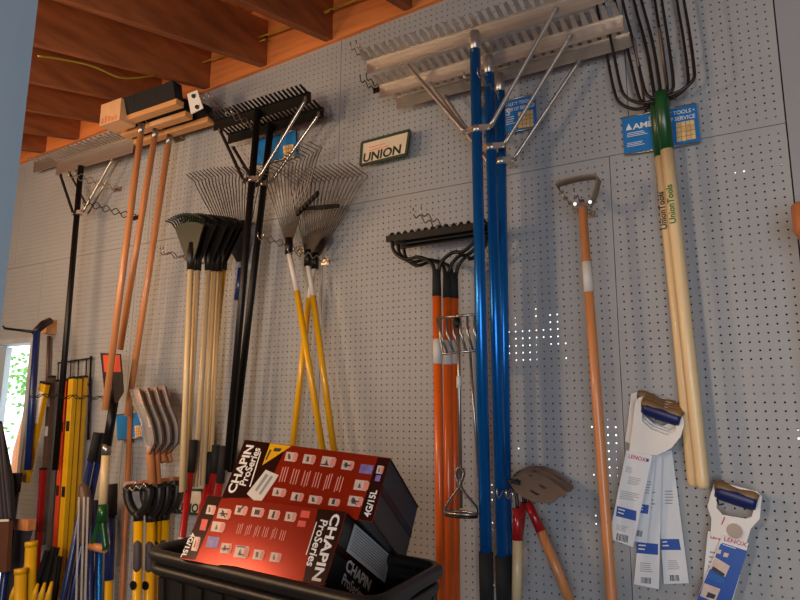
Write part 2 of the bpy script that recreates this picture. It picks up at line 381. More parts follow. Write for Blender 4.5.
# ---------- landscape rakes with a straight comb head
def landscape_rake(name, label, hl, hr, d, pole_top, pole_bot, m_head, m_pole, m_brace, clamp_px, braceR, braceL=None, grip_y=None, r=.0185, tooth=.055, fh=.045, nteeth=26, group=None, ferrule=True, m_left=None):
    L = at(*hl, d); R = at(*hr, d); R.z = L.z = (L.z+R.z)/2 if abs(L.z-R.z) < .05 else L.z
    t = thing(name, label, 'rake', L, group)
    mb = MB()
    mb.bx(L.x, R.x, -d-.003, -d+.0, L.z, L.z+fh)                          # front flange
    mb.bx(L.x, R.x, -d-.016, -d, L.z+fh-.003, L.z+fh)                    # top flange turned out
    mb.build('rake_head', m_head, t)
    n = nteeth; w_ = (R.x-L.x)/n
    for i in range(n):
        x = L.x+(i+.5)*w_
        tb = MB()
        z_ = L.z+fh; k1, k2 = w_*.30, w_*.22
        tb.hexa([(x-k2, -d-.016-tooth, z_+.010), (x+k2, -d-.016-tooth, z_+.010), (x+k1, -d-.015, z_-.003), (x-k1, -d-.015, z_-.003),
                 (x-k2, -d-.016-tooth, z_+.013), (x+k2, -d-.016-tooth, z_+.013), (x+k1, -d-.015, z_), (x-k1, -d-.015, z_)])
        tb.build('tooth', m_head, t)
    pt = at(*pole_top, d+.02); pb = at(*pole_bot, d+.02)
    if ferrule:
        u = (pb-pt).normalized()
        MB().tube([pt-u*.07, pt+u*.01], r*.93, 12).build('ferrule', m_brace, t)
        MB().tube([pt+u*.012-OUT*0+OUT*r*.9, pt+u*.012+OUT*(r+.004)], .004, 8).build('rivet', m_brace, t)
    if grip_y:
        gp = at(pole_bot[0]+(pole_top[0]-pole_bot[0])*(pole_bot[1]-grip_y)/(pole_bot[1]-pole_top[1]), grip_y, d+.02)
        handle(t, [pt, gp], r, m_pole, 'pole', 20); MB().tube([gp, pb], r*1.18, 16).build('grip', M_GRIP, t)
    else: handle(t, [pt, pb], r, m_pole, 'pole', 20)
    cpt = at(*clamp_px, d+.02)
    MB().tube([cpt-UPV*.012, cpt+UPV*.012], r*1.18, 16).build('clamp', m_brace, t)
    for (q, side) in ((braceR, 1), (braceL, -1)):
        if not q: continue
        e = at(*q, d+.004); s0 = cpt+XV*side*(r+.028)
        wv = ((e-s0).normalized().cross(OUT)).normalized()
        mb = MB(); mb.bar(cpt+XV*side*r*.6+OUT*.018, s0+OUT*.004, UPV*.010, OUT*.002)
        mb.tube([s0+OUT*.003, lerp(s0, e, .06)+OUT*.004, lerp(s0, e, .94)+OUT*.004, e+OUT*.003], [.009, .0075, .0075, .010], 10)
        mb.build('brace', (m_left or m_brace) if side < 0 else m_brace, t)
        MB().tube([e+OUT*.002, e+OUT*.014], .0065, 8).build('bolt', m_brace, t)
        MB().tube([s0+OUT*.0, s0+OUT*.016], .006, 8).build('bolt', m_brace, t)
    return t
def alu(name, label, *a, **k): return landscape_rake(name, label, *a, M_ALU, M_BLUEPOLE, M_ALU, **k)
landscape_rake('landscape_rake', 'large aluminium comb rake on blue pole, nearest and uppermost of the three', (367, 78), (604, -2), .24, (475, 50), (487, 606), M_ALU, M_BLUEPOLE, M_ALU, (478, 130), (557, 8), (408, 66), 552, group='aluminium rakes with blue poles', nteeth=28, fh=.05)
landscape_rake('landscape_rake', 'aluminium comb rake on blue pole, middle one of the three', (380, 96), (624, 33), .16, (489, 74), (503.5, 606), M_ALU, M_BLUEPOLE, M_ALU, (492, 148), (571, 36), (430, 84), 556, group='aluminium rakes with blue poles', nteeth=28, fh=.05)
landscape_rake('landscape_rake', 'aluminium comb rake on blue pole, lowest head and closest to the pegboard', (397, 108), (631, 49), .08, (500, 92), (507.5, 606), M_ALU, M_BLUEPOLE, M_ALU, (502, 162), (580, 61), (445, 97), 556, group='aluminium rakes with blue poles', nteeth=28, fh=.05)

landscape_rake('landscape_rake', 'black steel comb rake with black pole, higher of the two beside the brooms', (214, 132), (311, 102), .20, (258, 110), (227, 470), M_BLACK, M_BLACK, M_STEEL, (252, 180), (307, 99), (221, 131), r=.0150, tooth=.045, fh=.045, nteeth=24, ferrule=False, m_left=M_DKSTEEL, group='black comb rakes')
landscape_rake('landscape_rake', 'black steel comb rake with black pole, lower of the two and nearer the wall', (228, 145), (324, 117), .12, (271, 124), (231, 472), M_BLACK, M_BLACK, M_STEEL, (264, 184), (320, 114), (234, 148), r=.0150, tooth=.045, fh=.045, nteeth=24, ferrule=False, m_left=M_DKSTEEL, group='black comb rakes')
landscape_rake('landscape_rake', 'wide pale aluminium rake on thin black pole at the far left under the rafters', (56, 176), (133, 152), .12, (81, 166), (55, 470), M_ALU, M_BLACK, M_STEEL, (79, 213), (113, 160), (61, 175), r=.0150, tooth=.06, fh=.085, nteeth=24, ferrule=False, m_left=M_DKSTEEL)
def wb():
    L = at(34, 170, .05); R = at(136, 138, .05)
    t = thing('rake_head_board', 'second pale aluminium rake head behind the far left one', 'rake', L, None)
    MB().bx(L.x, R.x, -.055, -.05, L.z-.02, L.z+.05).build('rake_head', M_ALU, t)
    for i in range(22):
        x = L.x+(i+.5)*(R.x-L.x)/22; MB().bx(x-.007, x+.007, -.11, -.052, L.z+.047, L.z+.05).build('tooth', M_ALU, t)
    MB().tube([at(122, 154, .06), at(88, 214, .07)], .006, 8).build('brace', M_STEEL, t)
    MB().tube([at(67, 168, .06), at(87, 206, .07)], .006, 8).build('brace', M_DKSTEEL, t)
wb()

# ---------- push brooms
def broom(label, bl, br, d, top, bot, end_plate=False, sleeve=False, block_label=False, bh=.085, m=M_WOODO):
    L = at(*bl, d); R = at(*br, d); R.z = L.z = (L.z+R.z)/2
    t = thing('push_broom', label, 'broom', L, 'push brooms with black bristles')
    mb = MB(); mb.bx(L.x, R.x, -d-.022, -d+.022, L.z, L.z+.026); mb.build('broom_block', M_WOODB, t)
    bb = MB(); n = 24
    for i in range(n):
        for j in range(3):
            x = L.x+.006+(R.x-L.x-.012)*(i+.5)/n; y = -d-.016+j*.016; k = (R.x-L.x)/n*.5; f = random.uniform(-.003, .003)
            bb.hexa([(x-k, y-.007, L.z+.026), (x+k, y-.007, L.z+.026), (x+k, y+.007, L.z+.026), (x-k, y+.007, L.z+.026),
                     (x-k, y-.011-.02, L.z+bh+f), (x+k, y-.011-.02, L.z+bh+f), (x+k, y-.009, L.z+bh+f), (x-k, y-.009, L.z+bh+f)])
    bb.build('bristles', M_BRISTLE, t)
    a = at(*top, d+.02); b = at(*bot, d+.03)
    MB().tube([a, b], .0145, 12).build('handle', m, t)
    MB().tube([a-(b-a).normalized()*.0, a+(b-a).normalized()*.05], .0150, 12).build('socket', M_STEEL, t)
    if sleeve:
        s = MB(); s.bx(L.x-.12, L.x+.03, -d-.06, -d+.03, L.z-.012, L.z+.10); s = s.build('cardboard_sleeve', M_CARD, t)
        for k in range(5):
            text('print', ['PUSH BROOM', 'SMOOTH', 'SWEEP', 'INDOOR', 'OUTDOOR'][k] if False else ['IIIIIII', 'IIIIIIIII', 'IIIIIII', 'IIIII', 'IIIIII'][k], (L.x-.09+.025*k, -d-.061, L.z-.005), UPV, -XV, .02, M_TXTRED, s, sx=.8)
    if block_label:
        MB().bx(L.x+.22, L.x+.38, -d-.0235, -d-.0222, L.z+.001, L.z+.025).build('block_label', M_CARD, t)
    return t
broom('push broom in front with thick black bristles and cardboard sleeve', (126, 126), (180, 103), .30, (142, 124), (105, 410), sleeve=True, bh=.105)
broom('middle push broom with a printed label on its wooden block', (124, 141), (189, 114), .20, (156, 129), (120, 350), block_label=True)
broom('push broom closest to the pegboard with orange lacquered block', (135, 147), (211, 122), .10, (170, 135), (127, 416))
tp = at(193, 113, .26)
t = thing('mounting_plate', 'white metal plate with black bolts at the right end of the brooms', 'bracket', tp)
q = [at(187, 94, .30), at(197, 90, .30), at(203, 108, .30), at(191, 114, .30)]
MB().prism(q, (0, .004, 0)).build('plate', M_WHITE, t)
for c in ((193.5, 96), (197, 107)): MB().tube([at(*c, .301), at(*c, .308)], .010, 10).build('bolt', M_BLACK, t)

# ---------- leaf rakes with fans
def fan(t, sock, tips_a, tips_b, d, n, m, r, tipdir, name='tine', bow=.02, base_spread=.10, bar_at=.35, m_bar=None, spread=.02):
    s = at(*sock, d); A = at(*tips_a, d); B = at(*tips_b, d)
    for i in range(n):
        u = i/(n-1); tip = lerp(A, B, u)+UPV*bow*(1-(2*u-1)**2); b = s+(tip-s)*.05+XV*(u-.5)*spread
        k = Vector(tipdir)
        MB().tube([b, lerp(b, tip, .92)+OUT*.008, tip, tip+k], r, 5).build(name, m, t)
    if m_bar:
        a0, a1 = lerp(s, A, bar_at), lerp(s, B, bar_at)
        MB().bar(a0+OUT*.01, a1+OUT*.01, UPV*.008, OUT*.006).build('spreader_bar', m_bar, t)
def plastic_rake(label, sock, a, b, bot, d, m_h, m_head, first=False, r=.0125):
    s = at(*sock, d); A = at(*a, d); B = at(*b, d); t = thing('leaf_rake', label, 'rake', s, 'plastic leaf rakes')
    poly = [s+XV*-.017, s+XV*.017, lerp(s, B, .84)]
    n = 8
    for i in range(n+1):
        u = 1-i/n; p = lerp(lerp(s, A, .84), lerp(s, B, .84), u)+UPV*.02*(1-(2*u-1)**2); poly.append(p)
    poly.append(lerp(s, A, .84))
    dd = []
    for p in poly:
        if not dd or (p-dd[-1]).length > 1e-4: dd.append(p)
    MB().prism(dd, OUT*.006).build('fan_web', m_head, t)
    n = 15
    for i in range(n):
        u = i/(n-1); tip = lerp(A, B, u)+UPV*.024*(1-(2*u-1)**2); b0 = lerp(s, tip, .8)
        MB().tube([b0, lerp(s, tip, .96)+OUT*.01, tip+OUT*.04-UPV*.006], .0042, 5).build('tine', m_head, t)
    MB().tube([s+UPV*.09+OUT*.004, s+UPV*.03+OUT*.003, s-UPV*.03], [.010, .018, .0155], 12).build('socket', M_BLACKP, t)
    MB().tube([s-UPV*.02, at(*bot, d)], r, 12).build('handle', m_h, t)
    return t
plastic_rake('dark green plastic leaf rake with pale handle, first from the left', (191, 263), (173, 222), (207, 218), (182, 492), .30, M_WOODP, M_DKGREEN)
plastic_rake('black plastic leaf rake with pale handle, second from the left', (198, 264), (186, 221), (219, 219), (186, 490), .25, M_WOODP, M_BLACKP)
plastic_rake('black plastic leaf rake with pale handle, third from the left', (208.6, 264), (196, 222), (230, 220), (195, 487), .20, M_WOODP, M_BLACKP)
plastic_rake('black plastic leaf rake with pale handle, fourth from the left', (214.6, 265), (204, 223), (238, 221), (202.5, 486), .15, M_WOODP, M_BLACKP)
plastic_rake('black plastic leaf rake with pale handle, fifth from the left', (219.5, 265), (212, 223), (243, 222), (209.5, 485), .10, M_WOODP, M_BLACKP)
plastic_rake('black plastic leaf rake with thin yellow handle, closest to the pegboard', (224, 264), (217, 224), (247, 223), (205, 446), .06, M_YELLOW, M_BLACKP)

t = thing('wire_leaf_rake', 'bare steel wire leaf rake hanging behind the black plastic rakes', 'rake', at(243, 262, .06))
fan(t, (241, 266), (195, 182), (262, 176), .06, 20, M_DKSTEEL, .0024, (-.03, -.03, .035), bar_at=.48, m_bar=M_DKSTEEL)
MB().tube([at(241, 268, .06), at(237, 300, .06)], .014, 10).build('socket', M_BLUEDK, t)

def steel_rake(label, sock, a, b, d, ytop, ybot, n, bar=True, tipdir=(-.045, -.03, .04), bow=.0):
    s = at(*sock, d); t = thing('steel_leaf_rake', label, 'rake', s, 'steel leaf rakes with yellow handles')
    fan(t, sock, a, b, d, n, M_TINE, .0024, tipdir, bow=bow, m_bar=M_BLACK if bar else None, bar_at=.60)
    A = lerp(s, at(*a, d), .26); B = lerp(s, at(*b, d), .26)
    MB().prism([s-XV*.012, s+XV*.012, B, A], OUT*.003).build('fan_plate', M_DKSTEEL, t)
    u = (at(*ytop, d)-s)
    MB().tube([s+UPV*.03, s-UPV*.04], .016, 12).build('socket', M_BLACK, t)
    MB().tube([s-UPV*.03, at(*ytop, d)], .0105, 12).build('handle_wrap', M_LABEL, t, None, 'white printed wrap on upper handle')
    MB().tube([at(*ytop, d), at(*ybot, d)], .0125, 12).build('handle', M_YELLOW, t)
    return t
steel_rake('steel leaf rake leaning left at its head, yellow handle crossing in front', (289, 245), (266, 178), (322, 148), .16, (297, 291), (323, 452), 15, bar=False, tipdir=(-.06, -.02, .035), bow=.0)
steel_rake('steel leaf rake with straight black bar and rightmost yellow handle', (308, 257), (290, 180), (362, 172), .11, (313, 296), (334, 452), 16)
steel_rake('steel leaf rake at the back whose yellow handle slants to the lower left', (315, 260), (298, 186), (368, 176), .06, (309, 298), (292, 452), 16, bar=False)
t = thing('steel_bar_clamp', 'short black ribbed bar slanting up across the steel leaf rakes', 'bracket', at(306, 204, .18))
MB().bar(at(297, 214, .19), at(318, 193, .19), UPV*.008, OUT*.008).build('bar', M_BLACK, t)
for k in range(6): MB().bar(at(299+3.3*k, 212-3.2*k, .2)-UPV*.010, at(299+3.3*k, 212-3.2*k, .2)+UPV*.010, XV*.002, OUT*.003).build('rib', M_BLACKP, t)

# ---------- bow rakes with orange handles
def bow_rake(label, hl, hr, d, sock, bot, group='bow rakes with orange handles'):
    L = at(*hl, d); R = at(*hr, d); R.z = L.z = (L.z+R.z)/2; s = at(*sock, d)
    t = thing('bow_rake', label, 'rake', s, group)
    MB().bx(L.x, R.x, -d-.008, -d+.008, L.z-.011, L.z+.011).build('rake_head', M_BLACK, t)
    n = 14
    for i in range(n):
        x = L.x+.01+(R.x-L.x-.02)*i/(n-1)
        MB().tube([(x, -d, L.z), (x, -d+.02, L.z+.024), (x, -d+.045, L.z+.020)], [.008, .007, .004], 6).build('tooth', M_BLACK, t)
    for sgn, E_ in ((-1, L+XV*.02), (1, R-XV*.02)):
        w_ = abs(E_.x-s.x)
        pts = smooth_path([E_-UPV*.004, E_-UPV*.05+XV*-sgn*.012, E_-UPV*.085+XV*-sgn*.06, s+XV*sgn*w_*.38+UPV*.055, s+XV*sgn*.018+UPV*.025, s+XV*sgn*.007-UPV*.02], 5)
        MB().tube(pts, .0070, 8).build('bow_arm', M_BLACK, t)
    b = at(*bot, d); u = (b-s).normalized(); e = s+u*.095
    MB().tube([s, e], [.0145, .0165], 14).build('ferrule', M_GRIP, t)
    MB().tube([e, b], .0158, 14).build('handle', M_ORANGE, t)
    l0_ = s+u*.245
    MB().tube([l0_, l0_+u*.085], .0163, 14).build('handle_label', M_LABEL, t, None, 'white label around handle')
    return t
bow_rake('black bow rake with orange handle, leftmost and nearest', (387, 240), (484, 224), .20, (436.5, 270), (442.5, 700))
bow_rake('black bow rake with orange handle, second of the three', (393, 243), (488, 228), .15, (447, 272), (450.3, 700))
bow_rake('black bow rake with orange handle, closest to the wall and right of the others', (399, 247), (492, 232), .10, (454, 273), (456, 700))

# ---------- chrome cultivator and stirrup weeder in front of them
t = thing('tine_cultivator', 'chrome ladder-shaped cultivator head hanging beside the orange handles', 'cultivator', at(459, 335, .26))
d = .26
a0, a1, b0, b1 = at(437, 318, d), at(479, 314, d), at(443, 354, d), at(480, 350, d)
MB().tube([a0, a1], .0042, 8).build('top_bar', M_STEEL, t); MB().tube([a0+UPV*0, lerp(a0, b0, .6), b0, b1], .0042, 8).build('bottom_bar', M_STEEL, t)
for k in range(6):
    u = .05+.17*k; p = lerp(a0, a1, u); q = lerp(b0, b1, min(1, u+.08))
    MB().tube([p, lerp(p, q, .5)+OUT*.02, q], [.0038, .0048, .0038], 7).build('tine', M_STEEL, t)
MB().tube([at(470, 350, d), at(474, 410, d), at(479, 478, d)], .0045, 8).build('handle', M_STEEL, t)
t = thing('stirrup_weeder', 'chrome twist-neck weeder with oval stirrup hanging over the orange handles', 'weeder', at(461, 500, .24))
d = .27
MB().tube([at(458.5, 322, d), at(459, 380, d), at(461, 508, d)], .0055, 10).build('handle', M_STEEL, t)
MB().tube([at(459, 376, d), at(459, 388, d)], .0085, 10).build('handle_label', M_LABEL, t)
MB().tube([at(457, 318, d), at(458, 328, d)], .009, 10).build('end_cap', M_BLACK, t)
def ribbon(pts, wv, th, name, m, par):
    mb = MB(); pts = [Vector(p) for p in pts]
    vs = []
    for i, p in enumerate(pts):
        w_ = Vector(wv[i] if isinstance(wv, list) else wv); tt = pts[min(i+1, len(pts)-1)]-pts[max(i-1, 0)]; n = tt.cross(w_).normalized()*th
        vs += [p-w_-n, p+w_-n, p+w_+n, p-w_+n]
    fs = [(0, 1, 2, 3), tuple(len(vs)-4+k for k in (3, 2, 1, 0))]
    for i in range(len(pts)-1):
        for k in range(4): k2 = (k+1) % 4; fs.append((i*4+k, i*4+4+k, i*4+4+k2, i*4+k2))
    mb.add(vs, fs, True); return mb.build(name, m, par)
for sg in (-1, 1):
    pp = smooth_path([at(460, 466, d), at(460+sg*4, 474, d), at(460-sg*1.5, 488, d), at(460-sg*8, 497, d), at(461-sg*15, 507, d), at(461-sg*16, 513, d)], 4)
    ribbon(pp, (XV*0+OUT*.008), .0016, 'stirrup_arm', M_STEEL, t)
oval = [at(461, 513, d)+XV*.052*math.cos(2*PI*k/24)+OUT*.030*math.sin(2*PI*k/24) for k in range(24)]
MB().tube(oval, .0045, 8, closed=True).build('stirrup', M_STEEL, t)
MB().tube([p-UPV*.008 for p in oval], .0042, 8, closed=True).build('stirrup_blade', M_DKSTEEL, t)

# ---------- forks
def pitchfork(label, dx, dy, d, hx_top, hx_bot, group='green and wood manure forks'):
    s = at(661+dx, 100+dy, d); t = thing('manure_fork', label, 'fork', s, group)
    def p(x, y, dd=0): return at(x+dx, y+dy, d+dd)
    for k, pts in enumerate([[(656, 101), (640, 103), (626, 97), (620, 84), (612, 45), (602, -5), (596, -45)],
                             [(658, 98), (648, 96), (643, 84), (634, 45), (621, -5), (612, -45)],
                             [(661, 96), (659, 80), (652, 40), (640, -5), (632, -45)],
                             [(664, 95), (672, 90), (673, 78), (668, 40), (661, -5), (656, -45)],
                             [(666, 97), (682, 90), (693, 80), (694, 68), (689, 30), (683, -5), (678, -45)]]):
        P = smooth_path([p(x, y, .0+.012*(i/len(pts))) for i, (x, y) in enumerate(pts)], 4); n = len(P)
        MB().tube(P, [.0062*(1-.4*i/n) for i in range(n)], 8).build('tine', M_DKSTEEL, t)
    a, b, c = at(*hx_top[0], d), at(*hx_top[1], d), at(*hx_bot, d)
    MB().tube([a, lerp(a, b, .15), b], [.019, .0215, .0205], 18).build('socket', M_GREEN, t)
    u = (c-b).normalized()
    MB().tube([b-u*.004, b+u*.25, c-u*.03, c-u*.012, c-u*.003, c], [.0195, .0190, .0185, .0175, .013, .004], 20).build('handle', M_WOODP, t)
    return t, a, b, c
t, a, b, c = pitchfork('five-tine fork with wooden handle, the one behind against the pegboard', -6, 6, .06, ((656, 98), (661, 157)), (694.5, 487))
text('lettering', 'UnionTools', at(667, 229, .0812), (b-c).normalized(), -XV, .026, M_TXTDK, t, bold=.02)
t, a, b, c = pitchfork('five-tine fork with green socket and pale ash handle, in front', 0, 0, .12, ((661, 92), (667, 150)), (703.5, 489))
u = (b-c).normalized(); o = at(677.5, 222, .141)
text('lettering', 'UnionTools', at(676, 223, .1412), u, -XV, .026, M_TXTGREEN, t, bold=.02)

# ---------- scuffle hoe
d = .16
t = thing('stirrup_hoe', 'stirrup hoe with triangular steel loop and long orange-brown wooden handle', 'hoe', at(583, 212, d))
loop = [at(572, 210, d), at(566, 201, d), at(556, 188, d), at(558, 184, d)]
tri = smooth_path([at(577, 207, d), at(566, 199, d), at(557, 187, d)], 4)+smooth_path([at(558, 184, d), at(578, 179, d), at(597, 176.5, d)], 3)+smooth_path([at(599, 179, d), at(595, 195, d), at(589, 206, d)], 4)
ribbon(tri, OUT*.024, .002, 'stirrup_loop', M_CLAY, t)
MB().bar(at(572, 207, d+.005), at(592, 203, d+.005), UPV*.008, OUT*.004).build('cross_strap', M_STEEL, t)
MB().tube([at(575, 204, d+.01), at(575, 204, d+.025)], .006, 8).build('bolt', M_STEEL, t); MB().tube([at(590, 202, d+.01), at(590, 202, d+.025)], .006, 8).build('bolt', M_STEEL, t)
MB().tube([at(581.5, 200, d), at(583, 214, d)], .009, 10).build('socket', M_STEEL, t)
MB().tube([at(582.5, 208, d), at(597, 400, d), at(612.5, 606, d), at(622, 740, d)], [.0135, .0155, .0155, .0155], 16).build('handle', M_WOODO, t)
MB().tube([at(586.6, 262, d), at(588.8, 292, d)], .0150, 16).build('handle_label', M_LABEL, t, None, 'pale paper label around the handle')

# ---------- slotted weeding hoes with red ferrules
def slot_hoe(label, o, d, head_px, sock, fer, bot, neck, mw):
    t = thing('slotted_hoe', label, 'hoe', at(*sock, d), 'slotted weeding hoes')
    dx, dy = o
    outline = [(513, 481), (517, 477), (527, 473), (540, 473), (552, 478), (562, 485), (570, 492), (571, 495), (563, 496), (558, 501), (553, 503), (540, 501), (528, 497), (519, 491)]
    pl0 = at(540+dx, 487+dy, d); nrm = Vector((.12, -.55, .82)).normalized()
    P = [on_plane(x+dx, y+dy, pl0, nrm) for x, y in outline]
    def c_(x, y): return on_plane(x+dx, y+dy, pl0, nrm)
    # plate with slots: bmesh fill of outline with slot holes
    import bmesh
    bm = bmesh.new(); loops = [P]
    for (sx, sy, ex, ey) in ((533, 474.5, 536, 475.5), (544, 484.5, 549, 488), (535, 490, 542, 494.5), (520, 479, 524, 481)):
        A_, B_ = c_(sx, sy), c_(ex, ey); e = (B_-A_).normalized(); f = e.cross(nrm)*.006
        loops.append([A_-f, A_-e*.004, A_+f, B_+f, B_+e*.004, B_-f])
    for lp in loops:
        vs = [bm.verts.new(v) for v in lp]
        for i in range(len(vs)): bm.edges.new((vs[i], vs[(i+1) % len(vs)]))
    bmesh.ops.triangle_fill(bm, use_beauty=True, use_dissolve=False, edges=bm.edges[:])
    # drop triangles inside slots
    def inside(pt, lp):
        ax = (lp[3]-lp[0]).normalized(); return False
    for f in list(bm.faces):
        cc = f.calc_center_median()
        for lp in loops[1:]:
            ctr = sum(lp, Vector())/len(lp); ax = (lp[4]-lp[1]).normalized(); ay = ax.cross(nrm); L2 = (lp[4]-lp[1]).length/2
            q = cc-ctr
            if abs(q.dot(ax)) < L2 and abs(q.dot(ay)) < .0059: bm.faces.remove(f); break
    ext = bmesh.ops.extrude_face_region(bm, geom=bm.faces[:])
    for v in [g for g in ext['geom'] if isinstance(g, bmesh.types.BMVert)]: v.co -= nrm*.004
    bmesh.ops.recalc_face_normals(bm, faces=bm.faces[:])
    me = bpy.data.meshes.new('hoe_plate'); o0 = parent_origin(t)
    for v in bm.verts: v.co -= o0
    bm.to_mesh(me); bm.free(); me.materials.append(M_CLAY)
    ob = bpy.data.objects.new('hoe_plate', me); COL.objects.link(ob); ob.parent = t
    MB().tube(smooth_path([c_(524, 484), c_(514, 483)+UPV*.006, at(neck[0], neck[1], d), at(*sock, d)], 5), .0062, 8).build('neck', M_DKSTEEL, t)
    s, f, b = at(*sock, d), at(*fer, d), at(*bot, d)
    MB().tube([s, f], [.0125, .0165], 14).build('ferrule', M_RED, t); MB().tube([f, b], .0155, 14).build('handle', mw, t)
slot_hoe('slotted weeding hoe at the back whose red ferrule leans left under the plates', (3, -7), .08, None, (524, 503), (518, 536), (513, 606), (523, 494), M_WOODP)
slot_hoe('slotted weeding hoe with handle slanting down to the right', (0, -4), .13, None, (528, 503), (541, 531), (572, 606), (526, 495), M_WOODO)
slot_hoe('slotted weeding hoe in front with upright red ferrule and pale handle', (-4, 0), .20, None, (517.5, 508), (517.5, 540), (516.5, 606), (516, 494), M_WOODP)

# ---------- blister-carded pull saws
def saw_handle(t, outer, hole, d, th=.018, gr=((0, 0), (0, 0)), grw=.017, m_frame=M_WHITE):
    import bmesh
    bm = bmesh.new(); nrm = OUT
    for lp in (outer, hole):
        vs = [bm.verts.new(at(x, y, d)) for x, y in lp]
        for i in range(len(vs)): bm.edges.new((vs[i], vs[(i+1) % len(vs)]))
    bmesh.ops.triangle_fill(bm, use_beauty=True, use_dissolve=False, edges=bm.edges[:])
    hp = [at(x, y, d) for x, y in hole]
    def pin(pt):
        c = False; j = len(hp)-1
        for i in range(len(hp)):
            if (hp[i].z > pt.z) != (hp[j].z > pt.z) and pt.x < (hp[j].x-hp[i].x)*(pt.z-hp[i].z)/(hp[j].z-hp[i].z)+hp[i].x: c = not c
            j = i
        return c
    for f in list(bm.faces):
        if pin(f.calc_center_median()): bm.faces.remove(f)
    ext = bmesh.ops.extrude_face_region(bm, geom=bm.faces[:])
    for v in [g for g in ext['geom'] if isinstance(g, bmesh.types.BMVert)]: v.co += OUT*th
    bmesh.ops.recalc_face_normals(bm, faces=bm.faces[:])
    o0 = parent_origin(t)
    for v in bm.verts: v.co -= o0
    me = bpy.data.meshes.new('handle_frame'); bm.to_mesh(me); bm.free(); me.materials.append(m_frame)
    ob = bpy.data.objects.new('handle_frame', me); COL.objects.link(ob); ob.parent = t
    A, B = at(*gr[0], d+th/2), at(*gr[1], d+th/2)
    MB().tube([A, lerp(A, B, .1), lerp(A, B, .5), lerp(A, B, .9), B], [grw*.85, grw, grw*1.05, grw, grw*.9], 14).build('grip', M_NAVY, t)
    n = 10
    pts = [lerp(A, B, -.02+1.06*i/n)+UPV*(grw*.42+.003*math.sin(i*.9))+OUT*.004 for i in range(n+1)]
    MB().tube(pts, [grw*.6]+[grw*.74]*(n-1)+[grw*.6], 12).build('grip_pad', M_GOLD, t)
def card(t, px, d, m=M_PAPER, th=.002, name='card'):
    return MB().prism([at(x, y, d) for x, y in px], OUT*th).build(name, m, t)
def decal(par, quads, d, m, name):
    mb = MB()
    for q in quads: mb.add([at(x, y, d) for x, y in q], [tuple(range(len(q)))])
    return mb.build(name, m, par)
def para(par, box, d, m, rows, name='small_print'):
    (x0, y0), (x1, y1), (x2, y2), (x3, y3) = box; qs = []
    for i in range(rows):
        u, v = (i+.25)/rows, (i+.6)/rows; e = random.uniform(.7, 1)
        def P(s_, r_): 
            ax, ay = x0+(x3-x0)*r_, y0+(y3-y0)*r_; bx_, by_ = x1+(x2-x1)*r_, y1+(y2-y1)*r_; return (ax+(bx_-ax)*s_, ay+(by_-ay)*s_)
        qs.append([P(0, u), P(e, u), P(e, v), P(0, v)])
    return decal(par, qs, d, m, name)
def barcode(par, box, d, name='barcode'):
    (x0, y0), (x1, y1), (x2, y2), (x3, y3) = box; qs = []; n = 9
    for i in range(n):
        u, v = i/n, (i+random.uniform(.3, .75))/n
        qs.append([(x0+(x1-x0)*u, y0+(y1-y0)*u), (x0+(x1-x0)*v, y0+(y1-y0)*v), (x3+(x2-x3)*v, y3+(y2-y3)*v), (x3+(x2-x3)*u, y3+(y2-y3)*u)])
    return decal(par, qs, d, M_TXTDK, name)
def saw_left(label, dx, dy, d, cardpx, blue, para_, bar_, front=False):
    t = thing('pull_saw', label, 'saw', at(655+dx, 440+dy, d), 'carded saws on the left hook')
    outer = [(636, 403), (642, 401), (682, 411), (685, 424), (681, 437), (672, 448), (658, 455), (640, 455), (630, 450), (633, 430)]
    hole = [(643, 409), (678, 419), (676, 431), (668, 435), (652, 429), (643, 421)]
    saw_handle(t, [(x+dx, y+dy) for x, y in outer], [(x+dx, y+dy) for x, y in hole], d, .014, ((643+dx, 407+dy), (681+dx, 420+dy)), .022)
    c = card(t, cardpx, d+.016 if front else d-.001)
    dd = d+.0186 if front else d+.0016
    decal(c, [blue], dd, M_SBLUE, 'blue_panel')
    xa, ya = blue[0]; xb, yb = blue[1]; xc, yc = blue[3]
    para(c, [(xa+1.5, ya+1.5), ((xa+xb)/2-1, (ya+yb)/2+1), ((xa+xb)/2-1+(xc-xa)*.8, (ya+yb)/2+(yc-ya)*.8), (xa+1.5+(xc-xa)*.8, ya+(yc-ya)*.8)], dd+.0004, M_TXTW, 2, 'blue_panel_print')
    for p_ in para_: para(c, p_, dd, M_TXTGREY, 5)
    barcode(c, bar_, dd)
    return t, c, dd
saw_left('carded saw on the left hook, its card lowest on the right', -4, -9, .015, [(655, 452), (672, 450), (689, 583), (664, 584)], [(661, 539), (679, 539), (681, 550), (661, 550)], [[(665, 490), (674, 490), (675, 505), (665, 505)], [(668, 560), (680, 560), (681, 570), (668, 570)]], [(670, 575), (679, 575), (680, 581), (670, 581)])
saw_left('carded saw on the left hook, its long card hanging lowest in the middle', 3, -5, .035, [(646, 455), (662, 454), (659, 589), (634, 584)], [(637, 542), (658, 544), (658, 555), (636.5, 553)], [[(642, 490), (656, 491), (655, 510), (641, 509)], [(640, 562), (654, 563), (654, 573), (640, 572)]], [(641, 577), (651, 578), (651, 584), (641, 583)])
saw_left('carded saw on the left hook, its card half hidden behind the front card', 1, -3, .055, [(640, 455), (656, 456), (647, 543), (633, 541)], [(640, 504), (649, 505), (648, 514), (640, 513)], [[(643, 480), (652, 481), (651, 495), (642, 494)]], [(637, 530), (643, 531), (642, 537), (636, 536)])
